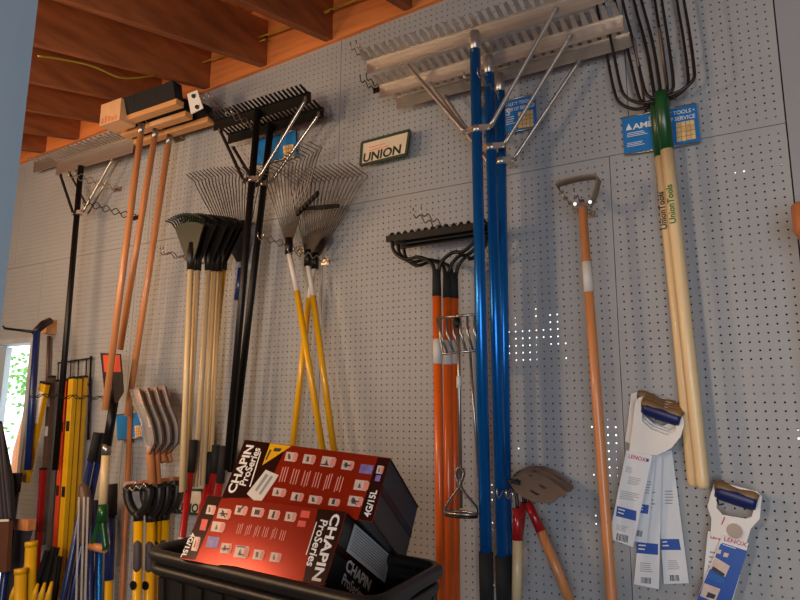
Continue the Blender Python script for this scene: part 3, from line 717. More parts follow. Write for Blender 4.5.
t, c, dd = saw_left('carded saw with the front card on the left hook, red lettering at its top', 0, 0, .075, [(626.5, 450), (652.5, 456), (633, 547), (609, 538)], [(617, 506), (636.5, 511), (636, 521), (616, 516)],
    [[(626, 466), (634, 468), (633, 474), (625, 472)], [(629, 476), (643, 479), (641, 487), (627, 484)], [(621, 490), (640, 494), (638, 502), (619, 499)], [(617, 524), (630, 527), (628, 533), (616, 530)]], [(617, 533), (629, 536), (628, 543), (616, 540)], front=True)
e0 = (at(652, 462, dd)-at(628, 456, dd)); text('lettering', 'LENOX', at(628, 457.5, dd), e0, UPV, .0165, M_TXTRED, c, bold=.015, sx=.95)
decal(c, [[(646.5, 458.5), (649, 459), (648.5, 462), (646, 461.5)]], dd+.0005, M_NAVY, 'emblem')
t = thing('pull_saw', 'carded saw with white frame and navy grip hanging alone at the right', 'saw', at(733, 520, .06), 'carded saws on the right hook')
saw_handle(t, [(714, 484), (719, 481), (757, 491), (762, 496), (760, 518), (751, 528), (746, 545), (711, 535), (712, 518), (708, 506)], [(718, 495), (755, 506), (752, 516), (746, 518), (723, 514), (717, 507)], .06, .016, ((716, 490), (757, 503)), .024)
MB().tube([at(734.5, 531, .077), at(734.5, 531, .082)], .020, 24).build('metal_disc', M_CLAY, t)
MB().tube([at(717, 499, .08), at(719, 505, .09), at(723, 504, .08)], .003, 6).build('wire_tie', M_DKSTEEL, t)
decal(t, [[(724, 517), (725.5, 517.3), (722, 525), (721, 524.5)]], .0768, M_TXTRED, 'red_mark')
t2 = thing('pull_saw', 'white saw card peeping out behind the blue card at the right', 'saw', at(712, 560, .05), 'carded saws on the right hook')
c2 = card(t2, [(708, 531), (728, 536), (716, 606), (701, 603)], .062)
text('lettering', 'LENOX', at(710, 538, .0645), at(728, 541, .0645)-at(709, 537, .0645), UPV, .016, M_TXTRED, c2, bold=.03, sx=.9)
para(c2, [(710, 550), (717, 551), (714, 575), (707, 574)], .0645, M_TXTGREY, 5)
MB().prism([at(712, 525, .05), at(745, 532, .05), at(741, 545, .05), at(711, 540, .05)], OUT*.004).build('saw_blade', M_STEEL, t2)
c = card(t, [(722.5, 535), (748.7, 543), (738.5, 580), (731, 606), (694, 606)], .080)
c = MB().prism([at(x, y, .0825) for x, y in [(720.5, 544), (723, 543), (747.3, 551), (738, 580), (730, 606), (694, 606)]], OUT*.0006).build('blue_panel', M_SBLUE, c)
e0 = at(748, 548.6, .084)-at(723, 541.2, .084)
text('lettering', 'LENOX', at(723.5, 540.3, .0825), e0, UPV, .0165, M_TXTRED, c, bold=.015, sx=1.05)
text('small_lettering', 'POWER', at(722, 545, .0836), e0, UPV, .011, M_TXTW, c, bold=.02, sx=1.2) if False else None
para(c, [(723, 543.5), (737, 548), (736.5, 550), (722.5, 545.5)], .0838, M_TXTW, 1)
decal(c, [[(717, 549), (721.5, 550), (720.5, 554), (716, 553)], [(724, 552.5), (729, 553.5), (727.5, 557.5), (723, 556.5)]], .0838, M_THUMB, 'icons')
decal(c, [[(715, 557), (730, 566), (725, 577), (710, 569)], [(704, 583), (720.5, 589), (715, 602), (700, 596)]], .0838, M_THUMB, 'photos')
decal(c, [[(713, 566), (725, 574), (723.5, 577), (711, 569.5)], [(708, 592), (716, 595), (714, 599), (706, 597)]], .0842, M_TXTDK, 'photo_detail')
para(c, [(709, 572), (726, 579), (724, 585), (707, 578)], .0838, M_AMES, 4)

# ---------- signs
def sign(label, quad, d, pic=None, head=None, kind='ames', full=True):
    t = thing('hanging_sign', label, 'sign', at(*quad[0], d))
    b = MB().prism([at(x, y, d) for x, y in quad], OUT*.004).build('board', M_AMES, t)
    TL, TR, BR, BL = [at(x, y, d+.0045) for x, y in quad]; ex = TR-TL; ey = TL-BL; H = ey.length
    for p, q in ((TL, TR), (BL, BR)): MB().tube([p, q], .003, 6).build('wire_rail', M_WIRE, t)
    if pic:
        decal(b, [pic], d+.0045, M_SAND, 'picture')
        (x0, y0), (x1, y1), (x2, y2), (x3, y3) = pic; mb = []
        for k in (1, 2, 3):
            u = k/4; mb.append([(x0+(x1-x0)*u, y0+(y1-y0)*u), (x0+(x1-x0)*u+.5, y0+(y1-y0)*u), (x3+(x2-x3)*u+.5, y3+(y2-y3)*u), (x3+(x2-x3)*u, y3+(y2-y3)*u)])
            mb.append([(x0+(x3-x0)*u, y0+(y3-y0)*u), (x1+(x2-x1)*u, y1+(y2-y1)*u), (x1+(x2-x1)*u, y1+(y2-y1)*u+.5), (x0+(x3-x0)*u, y0+(y3-y0)*u+.5)])
        decal(b, mb, d+.005, M_WOODR, 'picture_grid')
    return t, b, TL, TR, BR, BL
t, b, TL, TR, BR, BL = sign('blue tool sign hanging behind the forks', [(622, 118), (696.5, 103.5), (700.5, 142), (624.5, 155)], .02, [(676, 123), (694, 119.5), (696, 138.5), (677, 142)])
ex = TR-TL; ey = UPV
o = lerp(TL, BL, .36)
text('lettering', 'AMES', o+ex*.145, ex, ey, .027, M_TXTW, b, bold=.03, sx=1.2)
MB().add([o+ex*.04, o+ex*.13, o+ex*.085+ey*.024], [(0, 1, 2)]).build('triangle_emblem', M_TXTW, b)
text('lettering', 'QUALITY TOOLS •', lerp(TL, BL, .19)+ex*.97, ex, ey, .019, M_TXTW, b, bold=.02, ax='RIGHT', sx=.9)
text('lettering', 'YEARS OF SERVICE', lerp(TL, BL, .35)+ex*.97, ex, ey, .019, M_TXTW, b, bold=.02, ax='RIGHT', sx=.9)
for (ya, yb) in ((133, 138), (143, 148)): para(b, [(627, ya), (648, ya-4), (648, yb-4), (627, yb)], .0245, M_TXTW, 3)
t, b, TL, TR, BR, BL = sign('blue tool sign behind the blue poles', [(481, 107), (535, 94), (537, 126.5), (484, 139)], .02, [(518, 112.5), (533, 109.5), (533.5, 127-1), (518.5, 128.5)])
ex = TR-TL
text('lettering', 'AMES', lerp(TL, BL, .45)+ex*.12, ex, UPV, .04, M_TXTW, b, bold=.02, sx=.9)
text('lettering', 'QUALITY TOOLS •', lerp(TL, BL, .19)+ex*.97, ex, UPV, .018, M_TXTW, b, bold=.02, ax='RIGHT', sx=.85)
text('lettering', 'YEARS OF SERVICE', lerp(TL, BL, .35)+ex*.97, ex, UPV, .018, M_TXTW, b, bold=.02, ax='RIGHT', sx=.85)
para(b, [(506, 117), (515, 115), (515, 124), (506, 126)], .0245, M_TXTW, 4)
sign('blue tool sign behind the black comb rakes', [(256, 139), (296, 130), (297, 156), (257, 165)], .02, [(283, 146), (293, 144), (294, 158), (284, 160)])
sign('small blue tool sign low on the wall beside the wrapped shovels', [(117, 415), (142, 411), (144, 437), (118, 440)], .03, [(134.5, 426), (141, 425), (142, 436), (135, 437)])
def union(label, quad, d, tx, size):
    t = thing('framed_sign', label, 'sign', at(*quad[0], d))
    TL, TR, BR, BL = [at(x, y, d) for x, y in quad]
    b = MB().prism([TL, TR, BR, BL], OUT*.006).build('sign_face', M_CREAM, t)
    for p, q in ((TL, TR), (TR, BR), (BR, BL), (BL, TL)):
        n = (q-p).normalized().cross(OUT)*.005
        MB().bar(p+OUT*.006, q+OUT*.006, n, OUT*.005).build('frame_rail', M_SIGNEDGE, t)
    text('lettering', 'UNION', at(*tx, d+.0065), TR-TL, UPV, size*.85, M_TXTDKG, b, bold=.03, shear=.15, sx=1.05)
    return t, b
t, b = union('framed cream sign with dark green edge, high on the pegboard', [(363, 143.5), (410.5, 131), (407, 155), (361.5, 166)], .05, (362.5, 162.5), .062)
para(b, [(369, 146.5), (390, 141), (390, 147), (369, 152.5)], .0566, M_PINK, 2)
union('small framed sign low down behind the red poles', [(175, 489), (204, 490), (203, 514), (175, 512)], .03, (176.5, 511), .06)

# ---------- wavy wire hooks
wave_hook(277, 139, 0, .30, 'wavy wire hook carrying the black comb rakes, on the left', gap=.03, waves=6)
wave_hook(262, 128, 0, .34, 'wavy wire hook between the two black comb rake heads', gap=.03, waves=6)
wave_hook(118, 190, 0, .26, 'wavy wire hook under the far left rake head', gap=.05, waves=5)
wave_hook(136, 218, 0, .28, 'empty wavy wire hook left of the broom handles', gap=.05, waves=5, m=M_DKSTEEL)
wave_hook(372, 62, 0, .13, 'small wire hook left of the large aluminium rake heads', gap=.03, waves=3)
wave_hook(378, 66+24, 0, .10, 'small wire hook below the aluminium rake ends', gap=.03, waves=2, m=M_DKSTEEL)
wave_hook(505, 112, 0, .30, 'wire hook between the tops of the blue poles', gap=.05, waves=5)
wave_hook(462, 238, 0, .34, 'wire hook holding the bow rake heads', gap=.03, waves=5)
wave_hook(222, 268, 0, .34, 'wire hook holding the plastic leaf rakes', gap=.02, waves=5)
wave_hook(326, 262, 0, .22, 'wire hook holding the steel leaf rakes on the right', gap=.03, waves=4)
wave_hook(300, 250, 0, .24, 'wire hook under the leaning steel leaf rake', gap=.03, waves=4)
wave_hook(180, 140, 0, .30, 'wire hook under the push broom blocks', gap=.06, waves=4)
wave_hook(588, 215, 0, .22, 'wire hook carrying the triangular hoe', gap=.035, waves=4)
wave_hook(532, 488, 0, .26, 'wire hook holding the slotted hoes', gap=.03, waves=4)
def prong(label, a, b, d0, d1, r=.003, m=M_DKSTEEL):
    tag(MB().tube([at(*a, 0), at(*a, d0), at(*b, d1)], r, 6).build('display_prong', m), label, 'hook')
prong('thin rusty chain-like prong in front of the fork, left', (646, 112), (634, 38), .02, .19, .0035, M_RUST)
prong('thin bright-tipped prong in front of the fork, right', (669, 106), (659, 28), .02, .19, .0045, M_RUST)

# ============================================================ LOWER LEFT CLUSTER
def level(label, top, bot, d, w_, m, depth=.022, slots=True, lab=None):
    A = at(*top, d); B = at(*bot, d)
    if bot[1] > 599: B = A+(B-A)*((A.z-.01)/(A.z-B.z))
    t = thing('spirit_level', label, 'level', B, 'spirit levels by the doorway')
    u = (B-A).normalized(); wv = u.cross(OUT).normalized()*w_/2
    MB().bar(A, B, wv, OUT*depth/2).build('body', m, t)
    MB().bar(A-u*.012, A, wv*1.08, OUT*depth*.56).build('end_cap', M_BLACKP, t)
    MB().bar(A, B, wv*.12, OUT*(depth/2+.002)).build('centre_rib', m, t)
    if slots:
        for f in (.12, .3):
            p = lerp(A, B, f); MB().bar(p, p+u*.05, wv*.6, OUT*(depth/2+.003)).build('vial_window', M_BLACKP if m is not M_RUST else M_LABEL, t)
    if lab: MB().bar(lerp(A, B, lab[0]), lerp(A, B, lab[1]), wv*.8, OUT*(depth/2+.0035)).build('paper_label', M_LABEL, t)
level('yellow spirit level in the wire rack, right of its two yellow neighbours', (83.5, 378), (68, 610), .05, .040, M_LEVEL, slots=False)
level('yellow spirit level in the wire rack, middle of three', (78, 379), (64, 610), .09, .040, M_LEVEL, slots=False)
level('yellow spirit level in the wire rack, bright left one of three', (73, 379), (58, 610), .12, .040, M_LEVEL)
level('orange-red spirit level beside the yellow ones', (67, 381), (52, 610), .08, .03, M_ORANGER)
level('grey metal spirit level between the black pole and the brown one', (57, 382), (47, 548), .06, .030, M_STEEL, slots=False)
level('brown spirit level with pale vial window', (52, 378), (41, 545), .10, .036, M_RUST, lab=(.74, .84))
level('yellow level leaning with a white paper label near its top', (45, 384), (25, 482), .16, .055, M_LEVEL, lab=(.08, .4), slots=False)
level('narrow red level standing lower left', (43, 470), (35, 588), .12, .026, M_RED, slots=False)

t = thing('wire_rack', 'dark wire rack fixed to the pegboard above the yellow levels', 'rack', at(75, 370, .02))
for a, b in (((58, 363), (92, 358)), ((58, 385), (90, 384))):
    MB().tube([at(*a, .02), at(*b, .02)], .0045, 6).build('rail', M_BLACK, t)
for x in (58.5, 65, 71, 78.5, 86.5, 91): MB().tube([at(x, 362-(x-58)*.13, .02), at(x-1, 386, .02)], .0035, 6).build('upright', M_BLACK, t)
MB().tube([at(91, 356, .02), at(88, 440, .02)], .006, 6).build('long_upright', M_BLACK, t)
# wavy prongs beside the rack
t = wave_hook(106, 398, 0, .38, 'dark wavy wire hook poking out beside the yellow levels', gap=.03, waves=5, m=M_DKSTEEL)

# long blue handled tool on a bracket by the doorway
t = thing('edging_tool', 'tool with long navy handle hanging from a thin bar beside the doorway', 'tool', at(36, 330, .2))
MB().tube([at(37, 331, .2), at(27.5, 470, .2)], .017, 12).build('handle', M_BLUEDK, t)
MB().tube([at(34, 333, .2), at(44, 324, .14), at(50, 321, .1)], [.016, .022, .02], 12).build('head_socket', M_DKSTEEL, t)
MB().tube([at(3, 326, .22), at(5, 328.5, .22), at(18, 330, .21), at(34, 332, .2)], [.004, .007, .007, .008], 8).build('thin_bar', M_BLACK, t)
MB().bar(at(50, 320, .03), at(49, 334, .03), XV*.02, OUT*.03).build('wood_bracket', M_WOODB, t)
MB().tube([at(49, 336, .02), at(47, 392, .02)], .010, 8).build('shadow_rod', M_RUST, t)  # brown rod standing in for the handle's shadow on the wall
def foot(a, b, d):
    """b, or the line a-b carried on down to the floor when b lies below the picture"""
    A, B = at(*a, d), at(*b, d)
    if b[1] < 599: return B
    return A+(B-A)*((A.z-.01)/(A.z-B.z))
def simple_pole(name, label, segs, cat, d, group=None):
    t = thing(name, label, cat, at(*segs[0][0], d), group)
    for (a, b, r, m, nm) in segs: MB().tube([at(*a, d), foot(a, b, d)], r, 12).build(nm, m, t)
    return t
simple_pole('navy_handle_tool', 'navy pole with black grip standing below the doorway', [((17, 473), (15, 492), .024, M_GRIP, 'grip'), ((15, 492), (1, 606), .018, M_BLUEDK, 'pole')], 'tool', .25)
simple_pole('blue_pole', 'blue pole with long black grip slanting left, first of two', [((97, 433), (91, 461), .0175, M_GRIP, 'grip'), ((91, 461), (62, 606), .0145, M_BLUEDK, 'pole')], 'tool', .2, 'slanting blue poles')
simple_pole('blue_pole', 'blue pole with long black grip, second of two slanting', [((102.5, 433), (98, 462), .0175, M_GRIP, 'grip'), ((98, 462), (70, 606), .0145, M_BLUEDK, 'pole')], 'tool', .16, 'slanting blue poles')
simple_pole('short_grip_pole', 'upright navy pole with wide black grip behind the green shovel grip', [((112, 484), (111, 516), .026, M_GRIP, 'grip'), ((111, 516), (109, 580), .021, M_BLUEDK, 'pole'), ((109, 580), (108.5, 606), .018, M_LEVEL, 'tip')], 'tool', .12)
for i, (x0, x1, m) in enumerate(((97, 95, M_BLUEDK), (101.5, 99, M_BLUEPOLE), (89, 84, M_GREYG), (92.5, 90, M_BLUEDK))):
    simple_pole('upright_pole', ['thin navy pole under the orange grip, left', 'bright blue thin pole under the orange grip, right', 'grey pole below the wrapped brown tool', 'dark blue pole between grey and orange grip'][i], [((x0, 500), (x1, 606), .012, m, 'pole')], 'tool', .07+.012*i)
simple_pole('wood_pole', 'thin reddish wooden pole standing left of the yellow D-grip shovels', [((131, 406), (121.5, 606), .0125, M_WOODR, 'pole')], 'tool', .04)
# wrapped brown tool
t = thing('wrapped_tool', 'brown tool wrapped in clear plastic beside the yellow levels', 'tool', at(84, 500, .26))
MB().tube(smooth_path([at(83, 484, .26), at(85, 498, .26), at(86, 520, .26), at(82, 545, .26)], 3), [.016, .022, .026, .028, .028, .026, .024, .020, .016, .012], 10).build('brown_head', M_RUST, t)
for k, x in enumerate((79, 84, 88)): MB().bar(at(x, 497, .30), at(x-3, 606, .28), XV*.006, OUT*.001).build('plastic_sleeve', M_CLEAR, t)

# hanging spade
t = thing('hanging_spade', 'shovel hung blade up with green Y grip at its bottom end', 'shovel', at(105, 505, .24))
d = .24
bl = [(101, 353), (121, 354), (123, 375), (124, 392), (117, 404), (110, 405), (105, 392), (103, 372)]
MB().prism([at(x, y, d) for x, y in bl], OUT*.004).build('blade', M_DKSTEEL, t)
MB().prism([at(x, y, d+.005) for x, y in [(103, 355), (120, 355), (121, 372), (104.5, 372)]], OUT*.001).build('orange_card', M_ORANGER, t)
MB().tube([at(112, 366, d), at(113, 405, d)], [.006, .016], 10).build('blade_rib', M_DKSTEEL, t)
MB().tube([at(114, 402, d), at(107, 446, d)], .020, 14).build('socket', M_BLACK, t)
MB().tube([at(107, 444, d), at(106, 455, d)], .0215, 14).build('ferrule', M_STEEL, t)
MB().tube([at(106, 454, d), at(102.5, 507, d)], .019, 14).build('handle', M_WOODP, t)
MB().tube([at(103, 504, d), at(102, 522, d)], [.022, .026], 12).build('grip_socket', M_GREEN, t)
MB().tube(smooth_path([at(102, 516, d), at(97, 530, d), at(93, 545, d)], 4), .013, 10).build('grip_arm', M_GREEN, t)
MB().tube(smooth_path([at(102, 516, d), at(104, 532, d), at(106, 550, d)], 4), .015, 10).build('grip_arm', M_GREEN, t)
MB().tube([at(91, 546, d), at(105, 549, d)], .018, 12).build('cross_grip', M_WOODO, t)

# plastic wrapped shovels
for k in range(4):
    dx = k*8.5; d = .24-.04*k; t = thing('wrapped_shovel', 'shovel with brown blade in clear wrap, '+['leftmost of the four', 'second of the four', 'third of the four', 'rightmost of the four'][k], 'shovel', at(150+dx*.6, 450, d), 'plastic wrapped shovels')
    pts = smooth_path([at(136+dx, 389-k*.7, d), at(141+dx, 405, d+.01), at(148+dx, 424, d+.03), at(151+dx*.9, 442, d+.02), at(150+dx*.7, 454, d)], 4)
    n = len(pts); wv = [XV*(.055 if i < n*.72 else .055-.045*(i/n-.72)/.28)+OUT*.02 for i in range(n)]
    ribbon(pts, wv, .0015, 'blade', M_RUST, t)
    ribbon([p+OUT*.006 for p in pts[:5]], [XV*.050+OUT*.018]*5, .002, 'orange_card', mat('orange_card_print', (178, 104, 74), .5) if k == 0 else bpy.data.materials['orange_card_print'], t)
    ribbon([p+OUT*.012 for p in pts], [v*1.12 for v in wv], .0006, 'plastic_wrap', M_CLEAR, t)
    MB().tube([pts[-4], pts[-1], at(152+dx*.7, 484 if k < 2 else 462, d)], [.012, .016, .016], 12).build('handle', M_WOODO, t)

# D grip shovels with yellow shafts
specs = [((138.5, 484), 22, (138.5, 521), (137, 606), .22), ((152, 483), 16, (150.5, 522), (149, 606), .17), ((160, 482), 16, (156.5, 521), (153, 606), .12), ((168.5, 481), 18, (165, 520), (161, 606), .08)]
for k, (c0, wd, s0, b0, d) in enumerate(specs):
    t = thing('d_grip_shovel', 'yellow shaft shovel with black D grip, '+['leftmost of the four', 'second from the left', 'third from the left', 'rightmost beside the bin'][k], 'shovel', at(*s0, d), 'yellow D grip shovels')
    x, y = c0; h = wd/2
    for sg in (-1, 1):
        MB().tube(smooth_path([at(x+sg*h, y+3, d), at(x+sg*h*.95, y+14, d), at(x+sg*h*.55, y+25, d), at(s0[0], s0[1]-6, d)], 4), [.019]*12+[.020], 10).build('grip_arm', M_BLACKP, t)
    MB().tube([at(x-h, y+4, d), at(x+h, y+3, d)], .016, 12).build('grip_bar', M_BLACKP, t)
    MB().tube([at(s0[0], s0[1]-10, d), at(*s0, d)], [.022, .021], 12).build('grip_socket', M_BLACKP, t)
    S, B = at(*s0, d), at(*b0, d); G_ = foot(s0, b0, d)
    MB().tube([S, G_], .0205, 14).build('shaft', M_YELLOW, t)
    MB().tube([p+OUT*.006+XV*.005 for p in (lerp(S, B, .2), lerp(S, B, .28), lerp(S, B, .55), lerp(S, B, .62))], [.010, .018, .018, .010], 14).build('rubber_sleeve', M_GREYG, t)
    q = lerp(S, B, .75); MB().tube([q+OUT*.018, q+OUT*.024], .018, 14).build('round_badge', M_BLACK, t)
t = thing('grip_rack', 'wooden ledge with silver zigzag wire holding the black D grips', 'rack', at(150, 480, .05))
MB().bar(at(127, 484, .2), at(176, 479, .05), UPV*.010, OUT*.02).build('ledge', M_WOODR, t)
z1 = [];  z2 = []
for i in range(13):
    u = i/12; z1.append(lerp(at(133, 484, .24), at(175, 480.5, .10), u)+UPV*(.012 if i % 2 else -.012))
for i in range(7):
    u = i/6; z2.append(lerp(at(126, 491, .26), at(147, 485, .24), u)+UPV*(.010 if i % 2 else -.010))
MB().tube(z1, .0032, 6).build('zigzag_wire', M_WIRE, t); MB().tube(z2, .0032, 6).build('zigzag_wire', M_WIRE, t)

# red poles
def redp(label, a, b, c, d, lab=None):
    segs = [(a, b, .017, M_GRIP, 'grip'), (b, c, .0145, M_RED, 'pole')]
    t = simple_pole('red_pole', label, segs, 'tool', d, 'red poles behind the boxes')
    if lab: MB().tube([at(*lab[0], d), at(*lab[1], d)], .0155, 12).build('pole_label', M_LABEL, t)
redp('red pole slanting left with a pale label partway down', (194, 440), (190.5, 472), (174, 606), .24, ((182.3, 537), (180, 556)))
redp('red pole behind the pale handle ends, near the framed sign', (211, 452), (208, 484), (180, 606), .12)
redp('short red pole with black grip left of the upper box', (216, 445), (214, 473), (190, 606), .14)
redp('red pole with black grip closest to the upper box', (224, 446), (220, 483), (200, 606), .18)

# things at the very bottom left
def cyl(name, label, a, b, d, r, m, cat): 
    t = thing(name, label, cat, at(*b, d)); A, B = at(*a, d), foot(a, b, d); MB().tube([A, B], r, 18).build('tube', m, t)
    MB().tube([A-(A-B).normalized()*.02, A+(A-B).normalized()*.003], r*1.1, 18).build('rim', m, t)
cyl('yellow_tube', 'thick yellow tube, the shorter one at the bottom left', (21, 569), (20, 610), .35, .026, M_LEVEL, 'tube')
cyl('yellow_tube', 'thick yellow tube, the taller one at the bottom left', (31.5, 542), (29, 610), .30, .026, M_LEVEL, 'tube')
for k, x in enumerate((14, 36, 43, 50)):
    t = thing('clamp_jaw', 'yellow curved clamp jaw at the bottom edge, '+['left of the yellow tubes', 'right of the tall tube', 'third of the row', 'rightmost of the row'][k], 'clamp', at(x, 600, .3), 'yellow clamp jaws')
    MB().tube(smooth_path([at(x+2, 585-k, .3), at(x-1, 594, .32), at(x-4, 612, .3)], 4), [.007+.0012*i for i in range(9)], 10).build('jaw', M_LEVEL, t)
for k, (a, b) in enumerate((((49, 551), (36, 592)), ((55, 547), (45, 592)), ((58, 556), (52, 604)))):
    t = thing('black_blade', 'black tapering tool blade at the bottom left, '+['leftmost', 'middle', 'rightmost beside the levels'][k], 'tool', at(*b, .2), 'black tapering blades')
    MB().bar(at(*a, .22), at(*b, .22), XV*.028, OUT*.006).build('blade', M_BLACKP, t); MB().bar(at(*a, .228), at(*b, .228), XV*.006, OUT*.006).build('spine', M_BLACKP, t)
t = thing('wood_block', 'small orange wooden block lying on a grey panel by the doorway', 'block', at(22, 525, .25))
MB().bar(at(13, 523, .25), at(32, 525, .25), UPV*.025, OUT*.02).build('block', M_WOODO, t)
t = thing('leaning_panel', 'grey panel leaning on the wall below the wooden block', 'panel', at(20, 600, .2))
MB().prism([at(14, 528, .2), at(33, 530, .2), at(25, 560, .2), at(12, 610, .2), at(3, 610, .2), at(9, 560, .2)], OUT*.015).build('board', M_GREYG, t)
t = thing('dark_mat', 'dark grey ribbed board leaning in the doorway', 'board', at(2, 500, .3))
MB().prism([at(-12, 420, .3), at(2, 421, .3), (at(8, 450, .3)), at(14, 480, .3), at(16, 522, .3), at(-12, 520, .3)], OUT*.02).build('board', M_GRIP, t)
for k in range(4): MB().bar(at(-8+3*k, 424, .325), at(-2+4*k, 518, .325), XV*.006, OUT*.004).build('rib', M_GREYG, t)
t = thing('brown_carton', 'plain brown carton below the ribbed board at the left edge', 'box', at(0, 560, .35))
MB().prism([at(-15, 522, .35), at(9, 521, .35), at(6, 572, .35), at(-15, 574, .35)], OUT*-.02).build('carton', mat('brown_carton_paper', (92, 54, 34), .7), t)
MB().prism([at(-15, 520, .351), at(9, 519, .351), at(9, 521.5, .351), at(-15, 522.5, .351)], OUT*.004).build('lid_edge', M_LABEL, t)

# handle at the right edge
t = thing('hanging_tool', 'brown wooden tool grip entering the picture at the right edge', 'tool', at(806, 220, .2))
MB().tube([at(812, 204, .2), at(812, 206, .2), at(812, 229, .2), at(813, 236, .2), at(814, 239, .2)], [.045, .05, .045, .035, .01], 18).build('grip', M_WOODR, t)
MB().tube([at(806, 212, .25), at(808, 228, .25)], .012, 12).build('green_core', M_GREEN, t)
MB().tube([at(817, 236, .2), at(835, 420, .2), at(850, 640, .2)], .016, 14).build('shaft', M_WOODR, t)

# ============================================================ BIN AND SPRAYER BOXES
ZR = 1.255
def wz(x, y, z): r = ray(x, y); return CAM+r*((z-CAM.z)/r.z)
bl, bn, br_ = wz(147, 553, ZR), wz(374, 608, ZR), wz(443, 569, ZR)
bk = bl+br_-bn
t = thing('storage_bin', 'black plastic storage bin with thick rolled rim holding the two boxes', 'bin', ((bl+br_)/2).to_tuple()[:2]+(.62,))
cen = (bl+br_)/2
def rounded(corners, rad, z, k=6):
    out = []; n = len(corners)
    for i in range(n):
        p, c_, q = corners[i-1], corners[i], corners[(i+1) % n]
        a = c_+(p-c_).normalized()*rad; b = c_+(q-c_).normalized()*rad
        for j in range(k+1):
            u = j/k; pt = a*(1-u)**2+c_*2*u*(1-u)+b*u*u; out.append(Vector((pt.x, pt.y, z)))
    return out
C4 = [bl, bn, br_, bk]
def sc_(cs, f): return [cen+(c-cen)*f for c in cs]
rim0 = rounded(C4, .06, ZR)
MB().tube(rim0, .016, 10, closed=True).build('rim', M_BIN, t)
MB().tube([p-UPV*.034 for p in rounded(sc_(C4, .985), .06, ZR)], .013, 10, closed=True).build('lower_rim', M_BIN, t)
mb = MB(); lo = rounded(sc_(C4, .84), .06, .62); hi = rounded(sc_(C4, .965), .06, ZR); lo2 = rounded(sc_(C4, .82), .06, .64); hi2 = rounded(sc_(C4, .945), .06, ZR)
n = len(lo); mb.add(lo+hi+hi2+lo2, [(i, (i+1) % n, n+(i+1) % n, n+i) for i in range(n)]+[(n+i, n+(i+1) % n, 2*n+(i+1) % n, 2*n+i) for i in range(n)]+[(2*n+i, 2*n+(i+1) % n, 3*n+(i+1) % n, 3*n+i) for i in range(n)]+[tuple(range(n))[::-1], tuple(range(3*n, 4*n))])
mb.build('bin_body', M_BIN, t)
for (A, B) in ((bl, bn), (bn, br_)):
    for k in range(9):
        u = .08+.84*k/8; p = cen+(lerp(A, B, u)-cen)*.967; q = cen+(lerp(A, B, u)-cen)*.845
        e = (B-A).normalized()*.012; nn = Vector((-(B-A).y, (B-A).x, 0)).normalized()
        MB().bar(Vector((p.x, p.y, ZR-.05)), Vector((q.x, q.y, .64)), e, nn*.006).build('side_rib', M_BIN, t)
tb = thing('work_table', 'plain wooden table standing under the black bin', 'table', (cen.x, cen.y, 0))
MB().bx(cen.x-.5, cen.x+.5, cen.y-.28, cen.y+.28, .58, .62).build('table_top', M_WOODR, tb)
for sx in (-1, 1):
    for sy in (-1, 1): MB().bx(cen.x+sx*.45-.03, cen.x+sx*.45+.03, cen.y+sy*.23-.03, cen.y+sy*.23+.03, 0, .58).build('leg', M_WOODR, tb)
# lid corner poking up by the right end of the bin
t = thing('bin_lid', 'black flap leaning inside the right end of the bin', 'lid', wz(408, 590, 1.22))
p0 = [wz(393, 594, 1.262), wz(419, 576.5, 1.262), wz(422, 588, 1.262-.03), wz(398, 606, 1.262-.03)]
MB().prism(p0, (0.004, .012, -.004)).build('flap', M_BOXSIDE, t)

